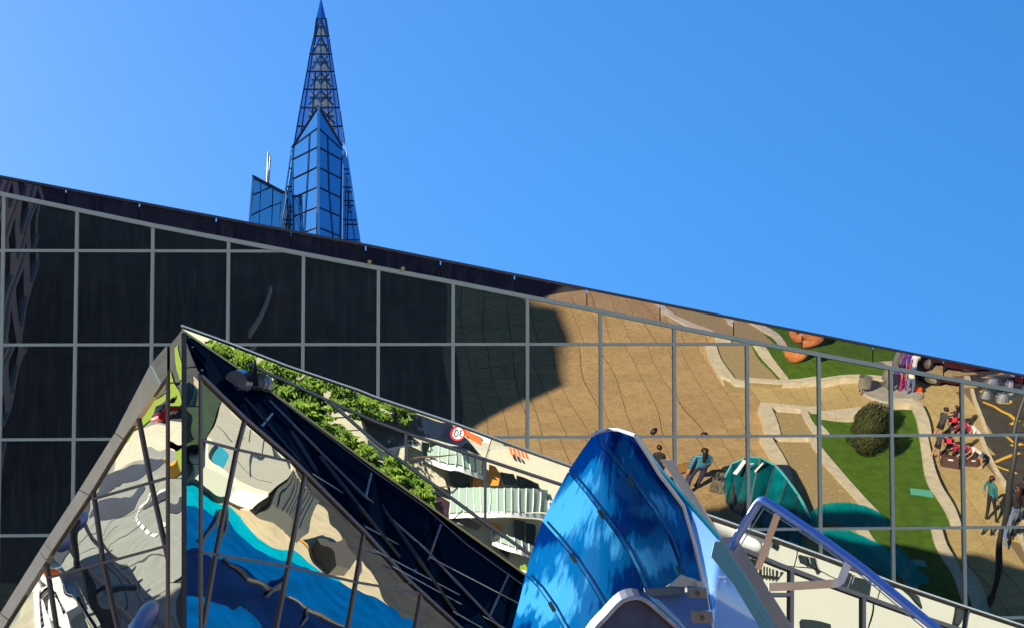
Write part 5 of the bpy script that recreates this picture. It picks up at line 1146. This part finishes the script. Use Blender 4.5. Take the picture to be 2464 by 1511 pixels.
# ---------------------------------------------------------------- white building seen in the right wing
RT = refl(ray(2050, 1420), RN); WBn = V((-RT.x, -RT.y, 0)).normalized(); WBq = P(2050, 1420, 9.6) + RT * 30; MW_ = mirror_map(RQ, RN, WBq, WBn)
wb = empty('white_panel_building', V((WBq.x, WBq.y, 0)), 'white panelled building with slanted dark windows standing right of the plaza', 'building')
wpanel = mat('white_cladding', (.62, .62, .53), .6, noise_amt=.05, noise_scale=.4); jnt = mat('dark_joint', (.06, .06, .05), .8)
ca = MW_(1400, 1100); tl_ = V((-WBn.y, WBn.x, 0)); 
aa = [MW_(x, y) for x, y in ((1450, 1120), (2600, 1420), (2600, 1700), (1450, 1700))]; tmin, tmax = min((p - WBq).dot(tl_) for p in aa) - 1, max((p - WBq).dot(tl_) for p in aa) + 1
ztop = max(p.z for p in aa) + 1
cc = WBq + tl_ * ((tmin + tmax) / 2) - WBn * 3.1; MB().box((cc.x, cc.y, ztop / 2), tmax - tmin, 6, ztop, math.atan2(tl_.y, tl_.x)).obj('backing_wall', jnt, wb)
nP = int((tmax - tmin) / 1.55)
for i in range(nP):
    for j in range(int(ztop / 1.25)):
        c = WBq + tl_ * (tmin + (i + .5) * (tmax - tmin) / nP) - WBn * .02; 
        MB().box((c.x, c.y, (j + .5) * 1.25), (tmax - tmin) / nP - .025, .10, 1.225, math.atan2(tl_.y, tl_.x)).obj('wall_panel', wpanel, wb)
def wpoly(name, px, dep, th, m): return MB().slab([MW_(*ZW(*p), dep) for p in px], WBn * -th).obj(name, m, wb)
for q in ([(750, 375), (895, 425), (930, 545), (830, 480), (770, 440)], [(1125, 515), (1180, 535), (1150, 650), (1090, 640)], [(1185, 545), (1275, 590), (1265, 710), (1150, 660)], [(1500, 645), (1690, 730), (1715, 840), (1640, 790)], [(770, 905), (990, 940), (990, 1000), (800, 1000)],
          [(540, 260), (590, 280), (600, 340), (550, 310)], [(1950, 800), (2040, 830), (2010, 960), (1960, 930)], [(480, 490), (640, 545), (620, 570), (480, 575)]): wpoly('window', q, .12, .1, win)
for q in ([(820, 405), (835, 410), (850, 480), (838, 474)], [(890, 430), (905, 436), (925, 540), (912, 535)], [(1180, 530), (1186, 533), (1155, 655), (1148, 652)]): wpoly('window_frame', q, .18, .1, M['steel'])
for k_ in range(6): wpoly('blind_slat', [(490 + k_ * 24, 495 + k_ * 8), (500 + k_ * 24, 498 + k_ * 8), (500 + k_ * 23, 570), (490 + k_ * 23, 572)], .17, .04, M['pale'])
ac = empty('rooftop_plant', MW_(*ZW(270, 280)) - V((0, 0, MW_(*ZW(270, 280)).z)), 'grey ventilation machinery on the white panelled building', 'machinery')
pp = MW_(*ZW(180, 220), .5); MB().box(pp, 1.2, .9, .9, .4).obj('unit', M['darksteel'], ac); pp = MW_(*ZW(300, 290), .5); MB().box(pp, 1.0, .8, .6, .3).obj('unit', M['steel'], ac)
ell(MW_(*ZW(225, 225), .9), .35, .35, .3, 0, 'dome', M['white'], ac); ell(MW_(*ZW(340, 340), .9), .4, .3, .22, 0, 'dome', M['white'], ac)
for a, c in (((100, 180), (450, 350)), ((300, 210), (330, 380)), ((330, 290), (450, 330)), ((120, 240), (160, 330))): MB().bar(MW_(*ZW(*a), .7), MW_(*ZW(*c), .7), .08, .08, WBn).obj('duct', M['black'], ac)
MB().bar(V((pp.x, pp.y, 0)), pp, .2, .2).obj('support', M['darksteel'], ac)
# ---------------------------------------------------------------- blue translucent fin in the foreground
def interp(tab, y):
    if y <= tab[0][1]: 
        (xa, ya), (xb, yb) = tab[0], tab[1]
    elif y >= tab[-1][1]: (xa, ya), (xb, yb) = tab[-2], tab[-1]
    else:
        for (xa, ya), (xb, yb) in zip(tab, tab[1:]):
            if ya <= y <= yb: break
    return xa + (xb - xa) * (y - ya) / (yb - ya)
XL = [(1426, 1046), (1397, 1086), (1368, 1130), (1336, 1190), (1306, 1250), (1288, 1300), (1272, 1349), (1248, 1449), (1231, 1511), (1205, 1640)]
XR = [(1529, 1047), (1560, 1095), (1587, 1140), (1645, 1217), (1672, 1310), (1693, 1404), (1714, 1511), (1738, 1640)]
def finD(x, y):
    xl, xr = interp(XL, y), interp(XR, y); u = (x - xl) / (xr - xl)
    return 8.3 - .9 * abs(u - .35) ** 2 * 1.3 + (y - 1040) * .0004
def FP(x, y, off=0.): return P(x, y, finD(x, y) - off)
SE = [[(1435, 1036), (1443, 1071), (1491, 1126), (1522, 1161), (1573, 1229), (1608, 1291), (1628, 1342), (1640, 1380), (1672, 1511), (1690, 1640)],
      [(1368, 1136), (1409, 1185), (1447, 1236), (1477, 1277), (1512, 1329), (1532, 1370), (1549, 1414), (1570, 1480), (1600, 1640)],
      [(1306, 1256), (1340, 1294), (1380, 1342), (1416, 1397), (1443, 1442), (1460, 1473), (1477, 1507), (1530, 1640)],
      [(1268, 1385), (1296, 1414), (1328, 1459), (1357, 1511), (1420, 1640)]]
def fin_mat(name, seed, dark, mid, light, th):
    m = bpy.data.materials.new(name); m.use_nodes = True; t = m.node_tree; t.nodes.clear()
    uv = t.nodes.new('ShaderNodeUVMap'); uv.uv_map = 'UVMap'; mp = t.nodes.new('ShaderNodeMapping'); mp.inputs['Scale'].default_value = (40, 5.0, 1); mp.inputs['Location'].default_value = (seed, seed * 2, 0); mp.inputs['Rotation'].default_value = (0, 0, R(0))
    n1 = t.nodes.new('ShaderNodeTexNoise'); n1.inputs['Scale'].default_value = 1.0; n1.inputs['Detail'].default_value = 3
    mp2 = t.nodes.new('ShaderNodeMapping'); mp2.inputs['Scale'].default_value = (5.0, 2.6, 1); mp2.inputs['Location'].default_value = (seed * 3, seed, 0)
    n2 = t.nodes.new('ShaderNodeTexNoise'); n2.inputs['Scale'].default_value = 1.0; n2.inputs['Detail'].default_value = 1
    mp3 = t.nodes.new('ShaderNodeMapping'); mp3.inputs['Scale'].default_value = (90, 9, 1)
    n3 = t.nodes.new('ShaderNodeTexNoise'); n3.inputs['Scale'].default_value = 1.0; n3.inputs['Detail'].default_value = 2
    for a, b in ((mp, n1), (mp2, n2), (mp3, n3)): t.links.new(uv.outputs[0], a.inputs[0]); t.links.new(a.outputs[0], b.inputs['Vector'])
    a1 = t.nodes.new('ShaderNodeMath'); a1.operation = 'MULTIPLY_ADD'; a1.inputs[1].default_value = .28; t.links.new(n1.outputs['Fac'], a1.inputs[0]); t.links.new(n2.outputs['Fac'], a1.inputs[2])
    a2 = t.nodes.new('ShaderNodeMath'); a2.operation = 'MULTIPLY_ADD'; a2.inputs[1].default_value = .24; t.links.new(n3.outputs['Fac'], a2.inputs[0]); t.links.new(a1.outputs[0], a2.inputs[2])
    sx = t.nodes.new('ShaderNodeSeparateXYZ'); t.links.new(uv.outputs[0], sx.inputs[0]); a3 = t.nodes.new('ShaderNodeMath'); a3.operation = 'MULTIPLY_ADD'; a3.inputs[1].default_value = .16; t.links.new(sx.outputs[1], a3.inputs[0]); t.links.new(a2.outputs[0], a3.inputs[2])
    cr = t.nodes.new('ShaderNodeValToRGB'); e = cr.color_ramp.elements
    e[0].position = th - .05; e[0].color = (*dark, 1); e[1].position = th + .02; e[1].color = (*mid, 1); e2_ = e.new(th + .09); e2_.color = (*mid, 1); e3_ = e.new(th + .16); e3_.color = (*light, 1)  # streaks paint reflections into the acrylic colour
    t.links.new(a3.outputs[0], cr.inputs[0])
    tr = t.nodes.new('ShaderNodeBsdfTranslucent'); df = t.nodes.new('ShaderNodeBsdfDiffuse'); gl = t.nodes.new('ShaderNodeBsdfGlossy'); gl.inputs['Roughness'].default_value = .12; gl.inputs[0].default_value = (.5, .6, .8, 1)
    t.links.new(cr.outputs[0], tr.inputs[0]); t.links.new(cr.outputs[0], df.inputs[0]); m1 = t.nodes.new('ShaderNodeMixShader'); m1.inputs[0].default_value = .55; t.links.new(tr.outputs[0], m1.inputs[1]); t.links.new(df.outputs[0], m1.inputs[2])
    m2 = t.nodes.new('ShaderNodeMixShader'); m2.inputs[0].default_value = .05; t.links.new(m1.outputs[0], m2.inputs[1]); t.links.new(gl.outputs[0], m2.inputs[2])
    o = t.nodes.new('ShaderNodeOutputMaterial'); t.links.new(m2.outputs[0], o.inputs[0]); return m
fin = empty('blue_fin', P(1480, 1660, 8.2) - V((0, 0, .2)), 'large curved translucent blue acrylic fin with painted reflection streaks and seams in the foreground', 'sculpture')
Fm = [fin_mat('blue_acrylic_%d' % q, s_, (.000, .016, .11), (.001, .082, .25), (.035, .24, .50), th) for q, (s_, th) in enumerate(((1.3, .845), (4.1, .79), (7.7, .745), (2.2, .785), (9.4, .87)))]
def yb_lim(x): return interp([(y_, x_) for x_, y_ in ((1549, 1440), (1560, 1436), (1600, 1412), (1640, 1384), (1665, 1392), (1700, 1408))], x) if x > 1549 else 1700
arc = lambda x: 1046 - 12 * (1 - ((x - 1475) / 52) ** 2) if 1423 < x < 1530 else 1046
for pi_ in range(5):
    vs = []; uvs = []; fs = []; ny, nx = 60, 14; y0 = [1046, 1046, 1136, 1256, 1385][pi_] if pi_ else 1046
    y1 = [1412, 1640, 1640, 1640, 1640][pi_]
    if pi_ == 1: y0 = 1046; y1 = 1440
    ok = []
    for j in range(ny + 1):
        y = y0 + (y1 - y0) * j / ny
        xl, xr = interp(XL, y), interp(XR, y)
        rgt = xr if pi_ == 0 else min(xr, interp(SE[pi_ - 1], y)); lft = xl if pi_ == 4 else max(xl, interp(SE[pi_], y) if y >= SE[pi_][0][1] else xl)
        if pi_ == 0: lft = interp(SE[0], y)
        if pi_ == 1 and y < 1136: lft = xl
        g_ = .8
        for i in range(nx + 1):
            x = lft + g_ + (max(rgt - lft - 2 * g_, 0)) * i / nx
            yy = y
            if j == 0 and pi_ < 2: yy = arc(x)
            if pi_ < 2: yy = min(yy, max(yb_lim(x), y0))
            vs.append(FP(x, yy)); u = (x - xl) / (xr - xl); uvs.append((u * .42 + (1 - u) * 0 + (y - 1040) * .00010, (yy - 1040) / 480))
    for j in range(ny):
        for i in range(nx): a = j * (nx + 1) + i; fs.append((a, a + 1, a + nx + 2, a + nx + 1))
    mesh('acrylic_panel', vs, fs, Fm[pi_], fin, True, uv=uvs)
seamm = mat('fin_seam', (.0, .012, .06), .4); 
for q, s_ in enumerate(SE):
    pts = [p for p in s_ if p[1] < (1385 if q == 0 else 1440 if q == 1 else 1650)]
    MB().tube([FP(x, y, .002) for x, y in pts], .0022, 6).obj('seam', seamm, fin)
# lighter ribs behind the seams
ribl = mat('fin_rib', (.01, .12, .42), .5)
for q, s_ in enumerate(SE):
    pts = [(x + 11, y - 2) for x, y in s_ if p[1] < 1600 and y < (1370 if q == 0 else 1430 if q == 1 else 1650)]
    MB().tube([FP(x, y, .0) for x, y in pts if x < interp(XR, y)], .0055, 6).obj('rib', ribl, fin)
clipm = mat('clip_teal', (.02, .10, .13), .3)
for (X, Y) in ((920, 480), (710, 710), (515, 1020), (365, 1360), (1262, 1105)):
    x, y = Z1(X, Y); b = MB(); b.bar(FP(x - 6, y - 10, .006), FP(x + 6, y + 10, .006), .018, .012, FW); b.obj('clip', clipm, fin)
pw_ = mat('fin_edge_white', (.46, .46, .52), .3); cyn = mat('fin_edge_cyan', (.0, .42, .55), .2)
MB().tube([FP(x, y, .01) for x, y in [(1426, 1046), (1440, 1038), (1464, 1033), (1490, 1034), (1529, 1047)]], .0075, 8).obj('top_edge', pw_, fin)
MB().tube([FP(x, y, .008) for x, y in [(1529, 1047), (1560, 1095), (1587, 1140), (1618, 1180), (1645, 1217)]], .0085, 8).obj('front_edge', pw_, fin)
MB().tube([FP(x, y, .008) for x, y in [(1645, 1217), (1672, 1310), (1693, 1404), (1714, 1511), (1738, 1640)]], .0075, 8).obj('front_edge', pw_, fin)
# side face
cm_ = [(1529, 1047), (1587, 1128), (1660, 1212), (1731, 1294), (1796, 1387), (1864, 1500), (1945, 1640)]
inn_ = [(1531, 1052), (1587, 1140), (1645, 1217), (1672, 1310), (1693, 1404), (1714, 1511), (1738, 1640)]
sv = []; 
NB = 10
DI = lambda y: finD(interp(XR, y), y); 
def sidep(k_, f, off=0.): 
    a, c = inn_[k_], cm_[k_]; x, y = a[0] + (c[0] - a[0]) * f, a[1] + (c[1] - a[1]) * f
    return P(x, y, DI(a[1]) + .10 * f * (k_ + 1) * .4 - off)
for k_ in range(7):
    for f in range(NB + 1): sv.append(sidep(k_, f / NB))
sf = [(k_ * (NB + 1) + f, k_ * (NB + 1) + f + 1, (k_ + 1) * (NB + 1) + f + 1, (k_ + 1) * (NB + 1) + f) for k_ in range(6) for f in range(NB)]
sidem = mat('side_sheet_pale', (.17, .33, .78), .12, spec=.8, noise_amt=.0)
sm_ = bpy.data.materials.new('side_sheet'); sm_.use_nodes = True; t = sm_.node_tree; t.nodes.clear()
tr = t.nodes.new('ShaderNodeBsdfTranslucent'); df = t.nodes.new('ShaderNodeBsdfDiffuse'); gl = t.nodes.new('ShaderNodeBsdfGlossy'); gl.inputs['Roughness'].default_value = .05; gl.inputs[0].default_value = (.8, .85, 1, 1)
tc = t.nodes.new('ShaderNodeTexCoord'); nz = t.nodes.new('ShaderNodeTexNoise'); nz.inputs['Scale'].default_value = 5.5; nz.inputs['Detail'].default_value = 1; cr = t.nodes.new('ShaderNodeValToRGB'); cr.color_ramp.interpolation = 'EASE'
cr.color_ramp.elements[0].position = .40; cr.color_ramp.elements[0].color = (.006, .10, .36, 1); cr.color_ramp.elements[1].position = .42; cr.color_ramp.elements[1].color = (.15, .32, .72, 1)  # two blues paint reflected shapes onto the side sheet
t.links.new(tc.outputs['Object'], nz.inputs['Vector']); t.links.new(nz.outputs['Fac'], cr.inputs[0]); t.links.new(cr.outputs[0], tr.inputs[0]); t.links.new(cr.outputs[0], df.inputs[0])
m1 = t.nodes.new('ShaderNodeMixShader'); m1.inputs[0].default_value = .6; m2 = t.nodes.new('ShaderNodeMixShader'); m2.inputs[0].default_value = .10; o = t.nodes.new('ShaderNodeOutputMaterial')
t.links.new(tr.outputs[0], m1.inputs[1]); t.links.new(df.outputs[0], m1.inputs[2]); t.links.new(m1.outputs[0], m2.inputs[1]); t.links.new(gl.outputs[0], m2.inputs[2]); t.links.new(m2.outputs[0], o.inputs[0])
mesh('side_sheet', sv, sf, sm_, fin, True)
MB().tube([P(x, y, DI(y) + .04) for x, y in cm_[:4]], .010, 8).obj('cyan_edge', cyn, fin); MB().tube([sidep(k_, 1, .01) for k_ in (3, 4, 5, 6)], .005, 8).obj('cyan_edge', cyn, fin)
tb = [(1719, 1302), (1738, 1303), (1800, 1390), (1870, 1511), (1940, 1640), (1905, 1640), (1822, 1500), (1765, 1405), (1711, 1338)]
MB().slab([P(x, y, 7.35) for x, y in tb], FW * .004).obj('bar_shadow', mat('bar_shadow_teal', (.09, .27, .42), .3), fin)  # darker band painted in as the shadow of the flat bars
# flat metal posts beside the fin
stp = empty('flat_rail_post', P(1700, 1500, 7.2) - V((0, 0, .6)), 'pair of flat beige metal bars slanting behind the edge of the blue fin', 'bar')
beig = mat('beige_bar', (.60, .52, .46), .45, .2); dgr = mat('grey_bar', (.24, .26, .32), .4, .2)
MB().slab([P(x, y, 8.4) for x, y in ((1590, 1106), (1619, 1106), (1741, 1296), (1762, 1340), (1735, 1330), (1716, 1290))], FW * .02).obj('flat_bar', beig, stp)
MB().slab([P(x, y, 7.6) for x, y in ((1730, 1295), (1771, 1291), (1909, 1511), (1985, 1640), (1935, 1640), (1860, 1511), (1790, 1395))], FW * .02).obj('flat_bar', dgr, stp)
MB().slab([P(x, y, 7.66) for x, y in ((1788, 1400), (1796, 1398), (1862, 1505), (1850, 1511))], FW * .01).obj('flat_bar', beig, stp)
# blue handrail and its brackets
hrl = empty('blue_handrail', P(1832, 1200, 7.3) - V((0, 0, 1.2)), 'thick glossy blue tubular handrail running down to the lower right', 'handrail')
blu = mat('blue_rail_enamel', (.10, .22, .70), .25, .1, spec=.8)
rp = [(1760, 1318, 7.4), (1773, 1292, 7.38), (1800, 1248, 7.33), (1822, 1213, 7.3), (1829, 1205, 7.29), (1838, 1203, 7.27), (1850, 1210, 7.25), (1960, 1283, 7.1), (2080, 1371, 6.95), (2245, 1506, 6.75), (2330, 1580, 6.65)]
MB().tube([P(x, y, D_) for x, y, D_ in rp], .0165, 20).obj('rail_tube', blu, hrl, True)
def flatbar(px, w, nm, m, D_=7.3):
    b = MB()
    pts = [P(x, y, D_ + .02 * q) for q, (x, y) in enumerate(px)]
    L_, R_ = [], []
    for q, p in enumerate(pts):
        d = (pts[min(q + 1, len(pts) - 1)] - pts[max(q - 1, 0)]).normalized(); s_ = d.cross(FW).normalized() * w / 2; L_.append(p - s_); R_.append(p + s_)
    for q in range(len(pts) - 1): b.slab([L_[q], L_[q + 1], R_[q + 1], R_[q]], FW * .006)
    return b.obj(nm, m, hrl)
brk = mat('bracket_beige', (.55, .47, .46), .45, .2)
flatbar([(1871, 1236), (1862, 1262), (1848, 1300), (1834, 1340), (1824, 1368)], .026, 'bracket', brk, 7.27)
flatbar([(1850, 1412), (1900, 1410), (2000, 1404), (2016, 1402), (2024, 1396), (2032, 1376), (2042, 1352)], .030, 'bracket', brk, 7.1)
MB().tube([P(1873, 1236, 7.26), P(1880, 1232, 7.24)], .008, 8).obj('bracket_pin', M['steel'], hrl)
MB().tube([P(x, y, 7.5) for x, y in ((1770, 1330), (1838, 1222), (1960, 1300), (2080, 1390), (2330, 1600))], .0025, 6).obj('cable', M['steel'], hrl)
# deck and mound in the foot of the fin
dk_ = empty('blue_deck', P(1640, 1640, 7.3), 'rough blue panel with silver brackets filling the foot of the fin', 'panel')
deckm = mat('blue_deck_paint', (.04, .12, .42), .6, noise_amt=.35, noise_scale=9)
MB().slab([P(x, y, 7.75) for x, y in ((1545, 1434), (1600, 1430), (1700, 1424), (1712, 1500), (1740, 1640), (1500, 1640))], FW * .03).obj('deck_panel', deckm, dk_)
MB().slab([P(x, y, 7.72) for x, y in ((1552, 1416), (1620, 1412), (1648, 1414), (1648, 1428), (1560, 1434))], FW * .03).obj('back_bar', mat('bar_slate', (.06, .09, .13), .4), dk_)
slv = mat('bracket_silver', (.30, .29, .28), .3, .5)
for (xa, ya, xb, yb) in ((1656, 1413, 1700, 1438), (1664, 1470, 1714, 1498)):
    b = MB(); pts = [P(x, y, 7.6) for x, y in ((xa, ya), (xb, ya + 1), (xb + 2, yb), (xa + 1, yb))]; b.slab(pts, FW * .05); b.obj('silver_bracket', slv, dk_)
    c = P((xa + xb) / 2, (ya + yb) / 2, 7.58); MB().tube([c, c - FW * .03], .009, 10).obj('bolt', mat('rusty_bolt', (.10, .05, .03), .6), dk_)
MB().slab([P(x, y, 7.9) for x, y in ((1606, 1412), (1640, 1382), (1656, 1390), (1664, 1414))], FW * .02).obj('cream_gusset', mat('gusset_cream', (.50, .48, .42), .5), dk_)
MB().slab([P(x, y, 7.9) for x, y in ((1660, 1414), (1652, 1388), (1676, 1395), (1683, 1414))], FW * .03).obj('brown_gusset', beig, dk_)
MB().slab([P(x, y, 7.88) for x, y in ((1680, 1414), (1674, 1396), (1692, 1402), (1696, 1414))], FW * .02).obj('cream_gusset', mat('gusset_cream2', (.50, .48, .42), .5), dk_)
md_px = [(1415, 1536), (1428, 1518), (1442, 1502), (1458, 1486), (1472, 1470), (1485, 1456), (1498, 1446), (1512, 1440), (1528, 1437), (1543, 1439), (1557, 1446), (1571, 1457), (1587, 1471), (1604, 1486), (1622, 1502), (1642, 1520), (1664, 1541)]
mnd = empty('grey_hump', P(1530, 1650, 7.1), 'dark slate arched hump with a pale rim at the bottom of the fin', 'panel')
MB().slab([P(x, y, 7.2) for x, y in md_px + [(1660, 1660), (1420, 1660)]], FW * .25).obj('hump_face', mat('slate_blue', (.03, .045, .12), .6, noise_amt=.5, noise_scale=14), mnd)
MB().tube([P(x, y, 7.19) for x, y in md_px], .0085, 8).obj('rim', mat('rim_pale', (.26, .30, .46), .5, noise_amt=.3, noise_scale=20), mnd, True)
MB().slab([P(x, y, 7.4) for x, y in ((1562, 1440), (1590, 1452), (1640, 1500), (1672, 1540), (1640, 1540), (1600, 1490), (1566, 1452))], FW * .1).obj('rim_light', mat('rim_cyan', (.25, .42, .55), .4), mnd)
spt = MB(); spt.bar(P(1500, 1640, 8.2), V((P(1500, 1640, 8.2).x, P(1500, 1640, 8.2).y, 0)), .3, .3, V((0, 1, 0))); spt.obj('support', M['concrete'], fin)
